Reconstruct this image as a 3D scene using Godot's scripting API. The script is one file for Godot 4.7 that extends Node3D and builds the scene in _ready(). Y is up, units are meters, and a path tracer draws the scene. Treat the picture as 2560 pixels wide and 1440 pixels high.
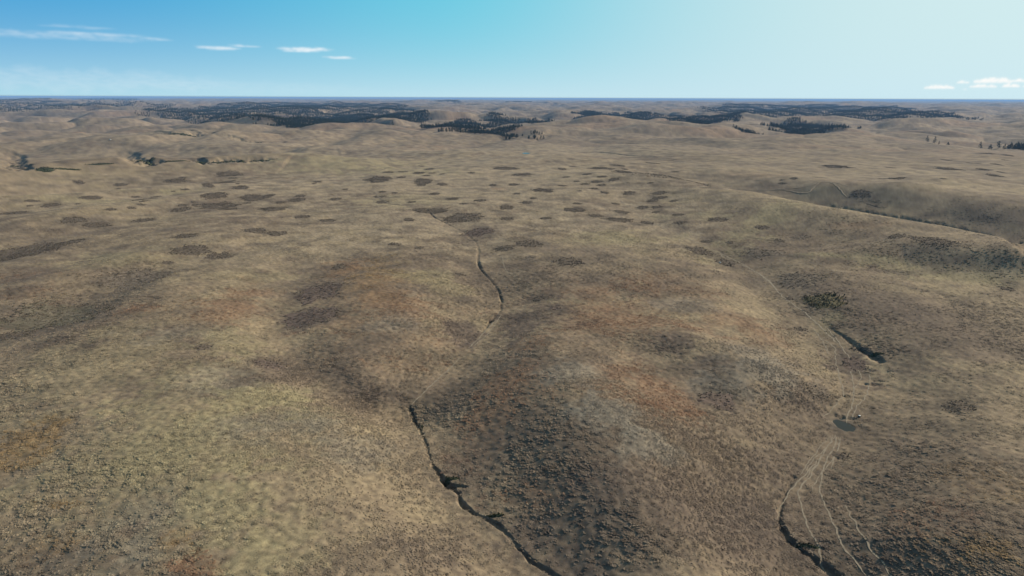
extends Node3D
# A dry autumn prairie seen from a drone, sun low to the right in front. Metres, y up, north is -z.

const EYE_HEIGHT := 70.0
const EXPOSURE := 1.3
const SUN_AZIMUTH := 62.0    # degrees to the right of north
const SUN_HEIGHT := 28.0

const STROKES := [ # profile, width in metres, then x, z, height or depth of each point
	[0,34,[-164.34,-391.77,2.5,-130.36,-253.98,3,-104.52,-179.25,3.5,-61.72,-120.18,4.5,-38.6,-90.01,4.5]],
	[0,18.5,[13.21,-186.77,2.8,15.9,-158.8,4.3,21.7,-130.39,4.4,24.94,-104.91,3.8,26.05,-86.84,3.4]],
	[0,13,[34.82,-204.61,1.5,50.54,-197.4,3,61.69,-172.24,2.5]],
	[0,20,[-53.27,-255.1,2.5,-33.44,-196.44,1.5]],
	[0,16,[-50.13,-454.3,-1,-16.49,-328.82,-1.8,-4.38,-244.71,-2.6,-9.69,-200.34,-2.8,-17.9,-171.44,-3.2,-22.79,-149.27,-3.6,-16.06,-126.76,-3.9,-9.95,-110.84,-4.2,0.81,-97.04,-4.4,8.53,-88.48,-4.6]],
	[0,9,[-78.14,-219.59,-1.2,-61.17,-179.7,-1.8,-40.97,-157.07,-2.6,-26.58,-152.56,-3]],
	[0,15,[-161.27,-191.5,-3,-147.74,-214.43,-2.6,-148.56,-262.6,-2.2,-131.27,-309.22,-1.6,-113.74,-346.51,-0.6]],
	[0,16,[-236.88,-299.32,-2.5,-233.99,-344.17,-2,-228.33,-383.97,-1.5,-209.07,-418.53,-0.6]],
	[0,19,[78.11,-484.98,-1,83.04,-397.19,-2,97.04,-345.48,-2.6,101.14,-289.84,-3.4,97.2,-230.99,-4.4,98.44,-194.42,-5,94.47,-169.82,-5.6,73.37,-139.88,-6.2,60.57,-124.15,-6.4,47.68,-108.69,-6.8,46.94,-96.3,-7.2,49.64,-86.97,-7.4]],
	[0,30,[98.6,-154.85,1,94.37,-125.99,1.8,80.59,-99.64,2.2]],
	[0,38,[126.41,-615.38,3,140.88,-586.66,5,160.55,-489.12,8,180.98,-404.71,9,209.87,-351.76,9,232.81,-298.71,9]],
	[0,16,[143.44,-312.35,2.2,180.56,-316.37,4.2,196.69,-297.35,4.4,223.88,-281.93,4.4]],
	[0,15,[187.63,-360.93,-1.2,213.62,-340.73,-2]],
	[0,44,[156.83,-655.41,-6,214,-557.18,-10,252.75,-476.3,-12,275.53,-416.61,-14,298.59,-359.87,-15]],
	[0,50,[237.06,-609.97,4]],
	[0,45,[302.91,-549.94,4]],
	[0,55,[331.48,-491.71,4]],
	[0,55,[219.22,-713.87,4]],
	[0,60,[121.38,-1205.53,-6,125.33,-1013.58,-7,178.22,-875.99,-5,196.84,-789.16,-3]],
	[0,60,[160,-1015.46,5,214.22,-902.69,4]],
	[0,90,[-0.89,-1133.31,4,-93.06,-1088.64,3]],
	[0,58,[-422.7,-428.69,8,-436.17,-518.82,11,-425.72,-609.08,12,-380.03,-671.75,13,-322.04,-705.16,11,-270.65,-741.45,14,-234.42,-761.36,13,-178.66,-745.21,7]],
	[0,22,[-361.97,-446.47,3,-341.25,-460.93,4,-310.39,-484.32,5,-288.61,-527.73,5,-257.48,-552.94,4,-231.28,-558.87,2]],
	[0,26,[-389.75,-482.17,-3,-366.86,-496.93,-4,-331.53,-533.51,-4.5,-292.15,-578.38,-3.5,-258.82,-593.67,-2]],
	[0,18,[-276.69,-389.3,1.5,-266.21,-424.71,2.5,-236.84,-476.61,2.5,-210.76,-507.64,1.5]],
	[0,14,[-182.49,-250.39,1.5,-173.67,-265.32,2,-166.53,-296.62,2]],
	[0,50,[-215.19,-901.22,4,-146.39,-953.06,5,-82.97,-907.74,3]],
	[0,45,[-60.58,-703.14,2.5,8.16,-762.06,3,90.9,-804.84,2]],
	[0,40,[81.63,-652.75,2.5,128.91,-627.94,3]],
	[0,110,[-900,-800,-14,-640,-985,-17,-420,-1010,-17,-240,-1000,-15,-60,-1150,-10]],
	[0,120,[-700,-1230,15,-480,-1280,14]],
	[0,100,[-330,-1330,12,-180,-1420,10]],
	[0,170,[-600,-1560,12,-250,-1700,14]],
	[0,55,[-560,-1110,6]],
	[0,50,[-330,-1105,6]],
	[0,46,[-820,-1060,5.9,-640,-1085,7.8,-470,-1075,7.8,-380,-1085,5.9]],
	[0,42,[-300,-1085,5.9,-190,-1080,5.9,-90,-1120,4.5]],
	[0,24,[-600,-960,-3.2,-545,-1090,-6.5,-500,-1330,-4.5]],
	[0,24,[-370,-980,-3.9,-338,-1090,-7.2,-300,-1320,-5.2,-330,-1500,-3.2]],
	[0,28,[-150,-1020,-3.2,-130,-1120,-5.2,-20,-1360,-5.2,20,-1500,-3.9]],
	[0,22,[-720,-1000,-3.9,-700,-1120,-5.2,-740,-1300,-3.2]],
	[0,22,[-450,-1180,-3.2,-400,-1250,-3.9,-310,-1290,-3.9]],
	[0,22,[-240,-1180,-2.6,-190,-1260,-3.9,-60,-1290,-3.9]],
	[0,28,[307.19,-540.48,3.5]],
	[0,35,[328.28,-478.25,2]],
	[0,24,[256.43,-573.97,4]],
	[0,35,[377.56,-599.88,4]],
	[1,0.85,[-25.19,-159.15,1,-23.68,-155.16,1.2,-21.74,-149.33,0.75,-19.48,-140.61,0.6,-17.87,-134.55,0.38,-17.05,-131.87,0.45,-15.91,-127.63,0.68,-13.88,-123.71,0.98,-12.3,-120.26,0.9,-10.11,-118.07,0.38,-9.58,-115.02,1,-8.39,-112.85,0.9,-6.36,-110.52,0.52,-2.67,-107.46,0.83,-1.09,-105.34,0.45,1.17,-101.18,0.38,3.42,-97.27,0.6,6.5,-94.22,0.83,9.37,-90.64,0.83]],
	[1,0.96,[-13.81,-122.94,0.94,-11.56,-120.71,1.2,-9.01,-119.92,0.68]],
	[1,0.8,[-57.69,-455.82,0.4,-48.07,-420.97,0.6,-37.34,-399.4,0.5,-26.58,-377.75,0.3,-18.6,-351.01,0.3,-16.08,-328.07,0.5,-15.93,-313.07,0.45,-15.05,-302.26,1.2,-13.19,-292.28,1,-10.94,-282.94,0.5,-7.77,-271.66,0.4,-5.14,-261.08,0.6,-4.22,-252.36,1,-3.83,-247.18,0.5,-3.94,-235.7,0.3,-6.97,-223.26,0.6,-9.55,-211.03,0.3]],
	[1,0.7,[-9.02,-220.39,1,-6.97,-223.26,1]],
	[1,0.8,[-57.69,-455.82,0.48,-48.07,-420.97,0.61,-37.57,-402.01,0.54]],
	[1,1.4,[106.36,-222.33,0.2,107.39,-212.87,0.61,107.39,-202.08,1.2,107.59,-193.87,1.4,107.59,-189.27,1.1]],
	[1,0.96,[58.46,-128.41,0.34,54,-122.03,0.41,50.29,-114.55,0.68,49.14,-109.51,1.2,49.63,-105.78,1.1,51.36,-102.35,1.2,52.41,-100.08,1.3,53.38,-97.08,1.2,54.59,-93.42,1]],
	[1,0.58,[96.3,-175.84,1,99.62,-174.95,1]],
	[1,0.51,[85.12,-166.9,0.68,87.48,-166.99,0.68]],
	[1,0.51,[89.41,-168.87,0.48,91.53,-168.88,0.54]],
	[1,0.8,[77.85,-154.6,0.9,80.85,-155.81,1,83.18,-155.12,0.7]],
	[1,0.51,[90.39,-160.27,0.54,92.28,-160.11,0.54]],
	[1,4.2,[238.92,-529.41,1.2,250.1,-508.87,2.2,265.66,-477.07,2.6,282.67,-441.14,2.8,289.63,-419.97,3,216.63,-284.06,3]],
	[1,2.6,[22.39,-1023.87,1,124.66,-1007.02,1.4,204.57,-860.64,0.68]],
	[1,10,[-728.2,-1025.2,2.3,-710.6,-1012.7,3.7,-532.7,-751.7,4.7,-417.3,-593.6,3.7]],
	[1,12,[-565,-1041.7,2.8,-359.3,-680.9,5.1,-346,-669.6,5.1]],
	[1,8,[-320.7,-708.6,2.8,-307.4,-692.5,4.2]],
	[1,11,[-294.4,-689.3,3.2,-287.2,-701,4.7,-273.4,-706.6,3.7,-255.6,-713.2,2.3]],
	[1,14,[-1071.5,-1988.6,2.3,-1095.8,-2089,2.3,-1013,-2028,1.9]],
	[1,12,[-608.9,-1201.2,2.3,-571.8,-1179.3,3.2,-543.1,-1188.2,3.2,-518,-1208.1,2.8]],
	[1,10,[-596,-1261.2,1.9,-526.3,-1195.6,2.8]],
	[1,12,[-482.7,-1188.1,2.8,-452.6,-1178.2,3.7,-427.7,-1183.3,3.2,-390.4,-1192,2.3]],
	[1,16,[-56.3,-1629.7,3.7,-53.1,-2034.1,2.8]],
	[1,12,[52.4,-1357.2,2.3,85.4,-1467.8,2.3]]]
const AREAS := [ # plant cover, pale also holding the plain's painted brightness: kind, x, z, axis x, axis z, half length, half depth, share
	["pale",-48.25,-644.25,0.9858,-0.1679,218.16,308.13,0.75],
	["pale",-53.19,-396.35,1,0.0091,69.17,81.76,0.5],
	["pale",-267.05,-527.91,0.973,-0.2307,123.15,99.22,0.55],
	["pale",62.74,-400.35,0.9947,0.1027,58.98,64.8,0.5],
	["pale",325.53,-697.17,0.9991,-0.0415,213.5,181.57,0.4],
	["pale",11.01,-1044.06,1,-0.0061,414.05,173.98,0.6],
	["pale",-522.69,-1186.98,0.989,-0.1478,330.38,227.39,0.5],
	["pale",-111,-325.54,0.9989,-0.0462,62.77,47.74,0.35],
	["straw",-64.88,-119.85,0.9886,-0.1504,28.13,50.23,0.6],
	["straw",-107.8,-170.48,0.9994,-0.0339,26.84,45.58,0.35],
	["rust",36.63,-225.12,0.9788,-0.2046,49.42,39.99,0.5],
	["rust",-49.51,-236.38,0.9483,-0.3174,27.47,64.27,0.5],
	["rust",-93.55,-222.25,0.9618,-0.2739,19.06,34.75,0.45],
	["rust",31.08,-155.99,0.9658,-0.2591,18.56,22.78,0.45],
	["rust",-0.83,-149.34,0.9059,0.4234,11.01,27.11,0.45],
	["plum",63.34,-150.03,0.9949,0.1008,37.22,42.22,0.45],
	["plum",14.9,-101.75,0.9737,-0.2277,24.81,13.69,0.4],
	["plum",130.05,-210.43,1,0.0087,37.94,39.65,0.35],
	["plum",26,-256.44,0.9996,-0.0282,40.07,41.9,0.25],
	["rust",-97.59,-239.95,0.9704,-0.2416,10.18,27.47,0.8],
	["rust",-92.41,-212.79,0.8708,-0.4917,10.92,20.5,0.6],
	["orange",-53.8,-266.39,0.9526,-0.3043,19.13,44.43,0.9],
	["rust",-41.72,-232.06,0.941,-0.3385,12.73,30.78,0.8],
	["rust",-69.54,-286.35,1,0.001,10.18,21.45,0.7],
	["rust",-55.02,-211.91,0.9958,0.0917,15.7,14.32,0.6],
	["rust",31.98,-242.63,0.9999,-0.012,17.47,21.58,0.6],
	["rust",57.27,-259.76,0.978,-0.2085,21.96,24.55,0.7],
	["rust",36.18,-213.69,0.9924,-0.1233,22.87,19.88,0.8],
	["rust",67.23,-213.6,0.9044,-0.4266,19.15,13.83,0.7],
	["rust",77.46,-205.42,0.8647,-0.5024,15.35,11.18,0.6],
	["rust",5.95,-193.48,0.8739,0.486,6.52,17.96,0.5],
	["rust",-0.42,-163.52,0.8269,0.5624,7.18,16.79,0.9],
	["rust",-3.53,-145.03,0.8992,0.4375,9.94,10.59,0.7],
	["rust",26.55,-165.05,0.9072,-0.4207,8.68,11.59,0.9],
	["rust",34.85,-155.25,0.9549,-0.2969,9.97,13.88,0.9],
	["rust",38.47,-149.77,0.95,-0.3123,7.65,9.86,0.6],
	["rust",5.3,-113.66,0.9448,0.3276,8.98,7.66,0.5],
	["orange",-97.56,-128.2,0.9894,0.1449,10.08,9.34,0.9],
	["orange",-96.46,-120.67,0.9903,0.139,6.98,9.45,0.8],
	["orange",-51.75,-93.33,0.9988,0.0498,3.81,4.37,0.9],
	["rust",-46.12,-86.25,0.9993,0.0377,5.3,3.79,0.9],
	["orange",-76.07,-104.3,0.9935,0.1137,6.68,3.47,0.6],
	["orange",-69.47,-92.65,0.9947,0.1027,10.62,4.56,0.6],
	["orange",89.47,-116.43,0.998,0.0625,9.28,10.79,0.5],
	["orange",74.21,-96.15,0.9924,0.1228,9.85,6.18,0.7],
	["rust",74.34,-105.88,0.9735,0.2288,7.21,7.43,0.4],
	["rust",-13.3,-565.62,0.9995,-0.0308,9.74,15.7,0.7],
	["rust",-189.82,-268.45,0.946,0.324,19.57,13.26,0.5],
	["rust",-177.2,-242.94,0.9753,-0.221,15.56,9.11,0.5],
	["rust",-156.07,-229.59,0.9608,0.2771,20.93,6.39,0.5],
	["rust",184.05,-364.01,0.9413,0.3377,16.85,7.15,0.6],
	["rust",228.34,-586.15,0.4155,0.9096,25.18,9.71,0.5],
	["rust",234.55,-664.36,0.9606,-0.2779,40.19,31.27,0.5],
	["rust",258.44,-484.52,0.8377,0.5462,14.68,39.18,0.5],
	["rust",301.82,-525.47,0.2705,0.9627,24.51,1.59,0.5],
	["rust",-123.44,-218.33,0.998,0.0639,9.54,7.95,0.7],
	["plum",5.37,-220.54,0.9438,0.3304,13.71,30.28,1],
	["plum",-15.18,-209.18,0.9672,-0.254,7.8,13.64,1],
	["plum",46.99,-187.7,0.9991,0.0435,12.42,9.79,0.9],
	["plum",54.33,-173.05,0.9992,-0.0401,9.72,9.6,0.8],
	["plum",-5.72,-131.02,0.9198,0.3923,8.13,17.24,0.6],
	["plum",3.62,-105.03,0.9597,0.2809,7.69,7.82,0.8],
	["plum",9.19,-96.48,0.9729,0.2314,7,5.01,0.7],
	["plum",15.06,-116.11,1,-0.0072,9.72,8.44,0.7],
	["plum",44.66,-108.8,0.9981,-0.0614,8.15,7.89,0.7],
	["plum",73.71,-164.44,0.9298,-0.3682,12.36,11.48,0.6],
	["plum",48.36,-154.71,0.9869,-0.1613,5.7,5.93,0.9],
	["plum",98.92,-189.04,0.9448,0.3275,8.21,14.8,0.9],
	["plum",-18.51,-370.5,0.9531,0.3026,12.56,22.91,0.9],
	["plum",9.74,-334.52,0.9998,0.0175,13.72,14.96,0.6],
	["plum",-65.69,-217.88,0.9817,0.1903,12.66,13.49,0.9],
	["plum",-71.67,-250.24,0.971,0.2389,9.83,17.52,0.9],
	["plum",-63.97,-173.4,0.8514,-0.5245,5.72,7.53,0.9],
	["plum",-33.3,-162.59,0.9861,-0.1659,12.06,4.62,0.7],
	["plum",-46.79,-168.27,0.9998,-0.0222,13.49,6.74,0.4],
	["plum",137.68,-236.55,1,-0.0033,21.32,24.92,0.6],
	["plum",135.43,-198.61,1,0.001,19.3,29.46,0.5],
	["plum",112.12,-188.26,0.9024,0.431,11.62,14.9,0.5],
	["plum",41.45,-320.84,0.9984,-0.0557,26.76,17.86,0.5],
	["plum",31.91,-268.46,0.9999,-0.0144,16,12.73,0.4],
	["plum",120.21,-261.83,0.9728,0.2316,15.68,16.42,0.6],
	["plum",52.71,-132.57,0.9711,-0.2388,10.84,7.78,0.6],
	["plum",-11.7,-99.33,0.9743,-0.2251,10.8,7.81,0.4],
	["plum",-30.23,-100.72,0.9251,-0.3798,7.19,10.23,0.3],
	["plum",-152.03,-220.93,0.9163,0.4005,23.92,15.57,0.7],
	["plum",-148.17,-264.95,0.9147,0.4042,18.9,16.77,0.7],
	["plum",-226.46,-314.79,0.9335,0.3586,18.82,28.72,0.7],
	["plum",-246.11,-391.16,0.9591,-0.2829,16.22,12.81,0.5],
	["plum",78.74,-103.28,0.9968,0.0798,8.9,8.36,0.4],
	["plum",-67.13,-88.91,0.995,0.1002,8.99,4.27,0.6],
	["plum",65.63,-96.14,0.9578,0.2873,10.75,4.19,0.5],
	["plum",52.79,-109.3,0.965,0.2623,3.93,7.9,0.4],
	["plum",30.22,-110.05,0.9182,-0.3962,25.06,14.13,0.5],
	["plum",42.08,-101.41,0.9868,0.1621,21.66,8.91,0.45],
	["plum",87.05,-127.04,0.977,0.2135,16.16,16.61,0.45],
	["plum",68.79,-102.03,0.9841,0.1776,16.55,9.79,0.4],
	["plum",-70.26,-90.96,0.995,0.0998,14.33,6.7,0.45],
	["plum",-22.64,-89.77,0.9252,-0.3796,14.33,5.97,0.35],
	["grey",16.31,-164.77,0.9517,-0.307,10.1,12.45,0.8],
	["grey",18.97,-136.5,0.9757,-0.219,10.14,9.51,0.9],
	["grey",25.68,-125.73,0.9144,-0.4047,9.91,7.07,0.8],
	["grey",62.45,-168.55,0.8876,-0.4607,19.86,8.46,0.7],
	["grey",63.53,-182.02,0.8319,-0.5549,14.58,8.71,0.6],
	["grey",-69.15,-155.05,0.9577,-0.2879,10.84,14.26,0.5],
	["grey",-52.92,-133.5,0.9471,-0.3209,12.93,10.69,0.6],
	["grey",-59.96,-98.39,0.9985,0.0556,11.33,10.95,0.5],
	["grey",-30.81,-127.63,0.8539,-0.5205,8.61,14.05,0.5],
	["grey",-56.16,-88.68,0.9968,0.0801,5.62,6.11,0.6],
	["grey",59.41,-235.6,0.9824,-0.187,13.74,12.43,0.6],
	["grey",-37.5,-206.77,0.9512,-0.3086,11.38,9.4,0.6],
	["grey",-96.71,-194.29,0.9463,-0.3234,17.56,10.39,0.5],
	["straw",-65.64,-121.45,0.9998,-0.0201,9.97,16.19,0.7],
	["straw",-60.1,-146.1,0.8867,-0.4624,14.17,11.46,0.9],
	["straw",-50.03,-105.91,0.9983,-0.0581,7.4,13.72,0.8],
	["straw",-33.11,-92.98,0.9847,-0.174,6.55,11.81,0.6],
	["straw",-37.41,-87.82,0.9982,-0.0599,5.18,5.7,0.8],
	["straw",-83.21,-189.82,0.8609,-0.5088,12.13,15.58,0.6],
	["straw",-169.85,-293.95,0.9606,-0.2779,28.58,27.52,0.5],
	["straw",-293.63,-470.9,0.9994,0.0343,55.35,15.33,0.6],
	["straw",-258.42,-522.11,0.9698,-0.2441,33.55,11.63,0.7],
	["straw",168,-293.32,0.9029,0.43,23.28,11.91,0.7],
	["straw",184.12,-272.25,0.9553,0.2957,20.5,10.93,0.6],
	["straw",-104.12,-673.09,0.9997,0.0252,61.57,43.12,0.6],
	["straw",-79.45,-490.58,0.9996,-0.0274,42.37,40.1,0.5],
	["straw",56.85,-360.93,0.9389,-0.3443,34.48,18.61,0.7],
	["straw",114.94,-422.32,0.8709,0.4915,28.28,17.97,0.5],
	["straw",99.78,-326.01,0.924,0.3824,16.27,16.82,0.4],
	["straw",109.58,-226.76,0.8677,0.497,6.1,16.85,0.4],
	["straw",-31.68,-266.24,0.8754,-0.4833,13.92,27.1,0.6],
	["straw",-100.35,-268.14,0.9914,-0.1309,23.23,12.16,0.4],
	["straw",160.13,-413.91,0.614,-0.7893,136.77,15.09,0.6],
	["straw",-160.47,-741.04,0.6165,-0.7874,94.15,70.61,0.7],
	["straw",136.63,-314.19,0.9601,0.2795,13.49,7.4,0.7],
	["litter",-147.47,-311.85,0.93,-0.3675,12.18,14.89,0.55],
	["litter",-131.71,-305.17,0.9993,-0.0376,7.97,11.01,0.55],
	["litter",-147.49,-264.85,0.9067,0.4218,20.04,18.93,0.55],
	["litter",-146.96,-289.08,0.9522,-0.3054,3.47,3.54,0.55],
	["litter",-250.74,-394.03,0.9501,-0.3119,9.54,10.82,0.55],
	["litter",-234.01,-386.9,0.9989,-0.0477,11.54,9.5,0.55],
	["litter",-227.93,-315.53,0.9119,0.4105,20.38,33.35,0.55],
	["litter",-217.2,-334.43,0.9414,0.3373,6.75,9.74,0.55],
	["litter",-216.2,-404.25,0.9557,0.2943,8.07,10.24,0.55],
	["litter",-248.88,-428.47,0.8967,-0.4426,4.33,6.56,0.55],
	["litter",-241.63,-439.16,0.8976,-0.4408,3.91,5.44,0.55],
	["litter",-213.69,-444.89,0.999,-0.0441,8.22,12.16,0.55],
	["litter",-194.98,-460.95,0.9997,-0.0235,19.15,18.81,0.55],
	["litter",-183.28,-444.89,1,0.0093,8.07,9.98,0.55],
	["litter",-156.7,-450.87,0.9991,-0.0422,10.95,14.52,0.55],
	["litter",-127.47,-419.53,0.9848,-0.1737,6.76,10.34,0.55],
	["litter",-109.17,-407,0.996,-0.0896,7.25,7.21,0.55],
	["litter",-136.07,-364.11,0.9243,-0.3817,8.77,11.68,0.55],
	["litter",-123.88,-359.74,0.9434,-0.3317,7.5,8.99,0.55],
	["litter",-163.97,-343.8,0.988,0.1546,7.67,9.16,0.55],
	["litter",-213.7,-499.64,0.9413,-0.3375,12.66,22.85,0.55],
	["litter",-213.44,-545.84,0.9406,-0.3394,9.18,12.05,0.55],
	["litter",-185.6,-498.69,0.9926,-0.1215,13.89,20,0.55],
	["litter",-288.69,-599.7,0.9935,-0.1139,14.38,11.62,0.55],
	["litter",-325.06,-578.9,0.8894,-0.4572,8.01,6.62,0.55],
	["litter",-356.32,-574.28,0.7714,-0.6363,6.39,12.61,0.55],
	["litter",-151.56,-488.62,0.9996,-0.0276,7.69,12.89,0.55],
	["litter",-177.89,-508.18,0.9967,-0.0817,5.35,11,0.55],
	["litter",-260.83,-644.94,0.976,-0.2176,17.4,20.46,0.55],
	["litter",-300.58,-450.85,0.9793,-0.2023,7.05,10,0.55],
	["litter",-305.41,-422.67,0.9996,0.0285,10.95,11.1,0.55],
	["litter",-291.58,-479.57,0.8016,-0.5979,10.5,8.96,0.55],
	["litter",-316.7,-457.99,0.9339,-0.3575,7.03,4.42,0.55],
	["litter",-85.55,-181.2,0.9752,-0.2215,3.21,4.25,0.55],
	["litter",-65.66,-218.26,0.9807,0.1954,12.74,13.79,0.55],
	["litter",-70.39,-244.91,0.976,0.2177,10.34,18.49,0.55],
	["litter",-152.16,-220.92,0.924,0.3824,25.6,17.57,0.55],
	["litter",-154.34,-203.78,0.9388,0.3444,8.6,6.14,0.55],
	["litter",-73.6,-287.05,0.9998,-0.0207,4.22,7.86,0.55],
	["litter",-6.52,-708.27,0.9691,-0.2468,18.79,14.54,0.55],
	["litter",8.91,-652.02,0.9987,0.05,13.49,10.28,0.55],
	["litter",-117.35,-610.13,0.9995,-0.0313,14.78,30.25,0.55],
	["litter",-76.94,-602.47,0.9995,-0.0312,11.6,21.95,0.55],
	["litter",22.43,-541.63,0.9995,-0.03,12.48,18.06,0.55],
	["litter",40.24,-444.89,0.9969,-0.0792,10.43,12.42,0.55],
	["litter",64.64,-416.34,0.9121,-0.4101,13.32,11.57,0.55],
	["litter",20.21,-417.98,0.9997,-0.0247,4.56,7.31,0.55],
	["litter",-3.66,-458.94,0.9997,-0.0257,7.3,10.93,0.55],
	["litter",-3.31,-417.49,0.9999,-0.0165,6.05,9.07,0.55],
	["litter",-60.33,-404.4,0.9698,-0.2437,4.97,7.03,0.55],
	["litter",-52.61,-443.65,0.9995,0.0302,17.4,18.11,0.55],
	["litter",-30.92,-420.39,0.9648,0.2631,16.01,23.46,0.55],
	["litter",-18.31,-375.57,0.9521,0.3059,11.6,15.93,0.55],
	["litter",-3.95,-329.92,0.941,0.3383,6.42,8.4,0.55],
	["litter",8.27,-339.35,0.9993,0.0377,9.95,13.12,0.55],
	["litter",8.31,-308.15,0.9839,0.1786,3.43,5.85,0.55],
	["litter",25.16,-298.35,0.9999,-0.0113,9.91,11.57,0.55],
	["litter",-21.33,-280.42,0.8814,-0.4723,2.96,3.49,0.55],
	["litter",-57.69,-332.76,0.9995,-0.0314,4.38,4.8,0.55],
	["litter",-44.63,-326.88,0.9919,-0.1267,2.86,4.66,0.55],
	["litter",71.72,-593.55,0.9793,0.2027,8.45,8.59,0.55],
	["litter",73.09,-574.1,0.9901,0.1402,5.71,9.11,0.55],
	["litter",64.42,-549.74,0.9996,0.0295,5.51,9.19,0.55],
	["litter",86.63,-598.32,0.9402,0.3406,6.9,12.79,0.55],
	["litter",87.73,-465.17,0.9312,0.3646,5.69,9.61,0.55],
	["litter",96.67,-462.98,0.9041,0.4272,5.04,7.5,0.55],
	["litter",92.81,-446.12,0.9113,0.4117,3.55,5.25,0.55],
	["litter",70.6,-444.34,0.9541,-0.2995,6.05,8.36,0.55],
	["litter",103.96,-430.82,0.926,0.3776,5.2,6.69,0.55],
	["litter",80.47,-411.44,0.9997,0.0231,5.96,8.44,0.55],
	["litter",98.96,-404.81,0.9079,0.4192,5.21,7.23,0.55],
	["litter",51.58,-427,0.9762,-0.2167,6.86,7.8,0.55],
	["litter",-98.42,-515.16,0.9996,-0.0282,6.65,8.32,0.55],
	["litter",-59.38,-529.8,0.9996,-0.0282,5.31,11.59,0.55],
	["litter",-43.32,-501.75,0.9996,-0.0274,6.85,10.4,0.55],
	["litter",-22.85,-490.12,0.9996,-0.0271,6,9.91,0.55],
	["litter",-118.67,-670.56,1,-0.0082,7.65,10.89,0.55],
	["litter",-88.59,-665.91,0.9949,0.1004,8.21,10.41,0.55],
	["litter",-99.52,-625.82,0.9999,-0.0172,5.8,11.49,0.55],
	["litter",109.82,-518.94,0.7915,0.6111,8.04,11.41,0.55],
	["litter",87.81,-524.49,0.9704,0.2415,5.95,13.03,0.55],
	["litter",105.99,-499.92,0.8456,0.5339,7.82,8.5,0.55],
	["litter",120.86,-678.73,0.8181,-0.5751,16.41,42.33,0.55],
	["litter",91.42,-723.43,0.986,-0.1669,17.68,15.71,0.55],
	["litter",9.72,-245.34,0.9229,0.385,2.54,5.11,0.55],
	["litter",15.06,-231.45,0.9776,0.2107,2.96,4.9,0.55],
	["litter",121.57,-407.83,0.9151,0.4033,8.53,8.94,0.55],
	["litter",138.77,-381.79,0.9108,0.4128,5.72,6.57,0.55],
	["litter",149.93,-355.69,0.9313,0.3643,6.66,6.1,0.55],
	["litter",119.8,-326.25,0.859,0.5119,13.5,13,0.55],
	["litter",137.08,-351.02,0.9798,0.1998,3.88,4.7,0.55],
	["litter",112.84,-353.95,0.9213,0.3888,3.21,4.09,0.55],
	["litter",92.84,-337.1,0.9928,-0.1202,8.01,12.69,0.55],
	["litter",99.62,-315.69,0.9845,0.1756,6.69,10.06,0.55],
	["litter",102.18,-359.49,0.9245,0.3813,4.56,4.26,0.55],
	["litter",115.51,-246.8,0.8985,0.4389,9.09,12.84,0.55],
	["litter",117.26,-275.94,0.917,0.3989,13,14.36,0.55],
	["litter",105.54,-254.67,0.9048,0.4258,2.11,3.69,0.55],
	["litter",193.89,-314.35,0.9988,0.0482,11.15,20.88,0.55],
	["litter",186.51,-332.42,0.7632,0.6462,5.34,14.78,0.55],
	["litter",189.13,-256.1,0.992,0.126,3.86,4.17,0.55],
	["litter",343.35,-743.86,0.9989,-0.0469,16.25,30.88,0.55],
	["litter",454.69,-731.22,0.9992,-0.0387,13.88,25.18,0.55],
	["litter",341.08,-616.81,0.7725,0.635,6.64,16.55,0.55],
	["litter",248.29,-617.14,0.9618,0.2736,4.53,8.95,0.55],
	["litter",233.79,-604.21,0.7407,0.6719,4.72,4.54,0.55],
	["litter",268.49,-536.87,0.992,-0.1263,10.4,12.7,0.55],
	["litter",97.22,-221.11,0.9994,0.0353,2.48,3.28,0.55],
	["litter",108.71,-221.08,0.87,0.4931,2.69,3.52,0.55],
	["litter",266.67,-510.94,0.3076,0.9515,13.45,0.38,0.55],
	["litter",107.11,-153.79,0.9361,0.3517,4.84,6.08,0.55],
	["litter",71.95,-137.18,0.9868,0.162,2.55,3.39,0.55],
	["litter",79.54,-167.55,0.9334,-0.3588,5.15,5.26,0.55],
	["litter",99.89,-189.87,0.9616,0.2744,5.24,8.25,0.55],
	["litter",-65.28,-174.16,0.7949,-0.6068,5.31,6.67,0.55],
	["litter",49.38,-154.89,0.9869,-0.1611,6.75,6.21,0.55],
	["litter",106.86,-200.96,0.8869,0.462,4.03,3.86,0.55],
	["litter",-213.88,-452.68,0.9924,-0.1228,2.55,3.8,0.55],
	["litter",283.38,-644.23,0.8857,-0.4642,4.99,12,0.55],
	["litter",-211.49,-462.63,0.9875,-0.1579,4.04,5.66,0.55],
	["litter",71.52,-480.73,0.9857,-0.1688,4.15,5.86,0.55],
	["litter",-167.07,-598.89,0.9994,-0.034,5.14,8.56,0.55],
	["litter",486.76,-697.92,0.9993,-0.0365,3.43,9.51,0.55],
	["litter",1.19,-591.94,0.9996,-0.0279,6.72,10.8,0.55],
	["litter",-76.36,-582.88,0.9995,-0.0308,5.27,8.53,0.55],
	["litter",-241.73,-553.8,0.8344,-0.5512,5.83,16.4,0.55],
	["litter",54.89,-598.47,0.9949,0.1006,3.47,5.04,0.55],
	["litter",526.3,-854.66,0.9989,-0.0465,5.38,13.64,0.55],
	["litter",-105.93,-677.01,0.9957,0.0921,7.05,9.26,0.55],
	["litter",-254.71,-480.62,0.723,0.6909,7,11.55,0.55],
	["litter",-216.53,-470.92,0.9375,-0.3481,3.16,3.62,0.55],
	["litter",-33.3,-474.78,0.9997,0.0241,4.15,5.84,0.55],
	["litter",111.64,-482.52,0.8246,0.5658,4.15,4.86,0.55],
	["litter",115.82,-745.57,0.978,-0.2085,4.86,8.49,0.55],
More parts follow.
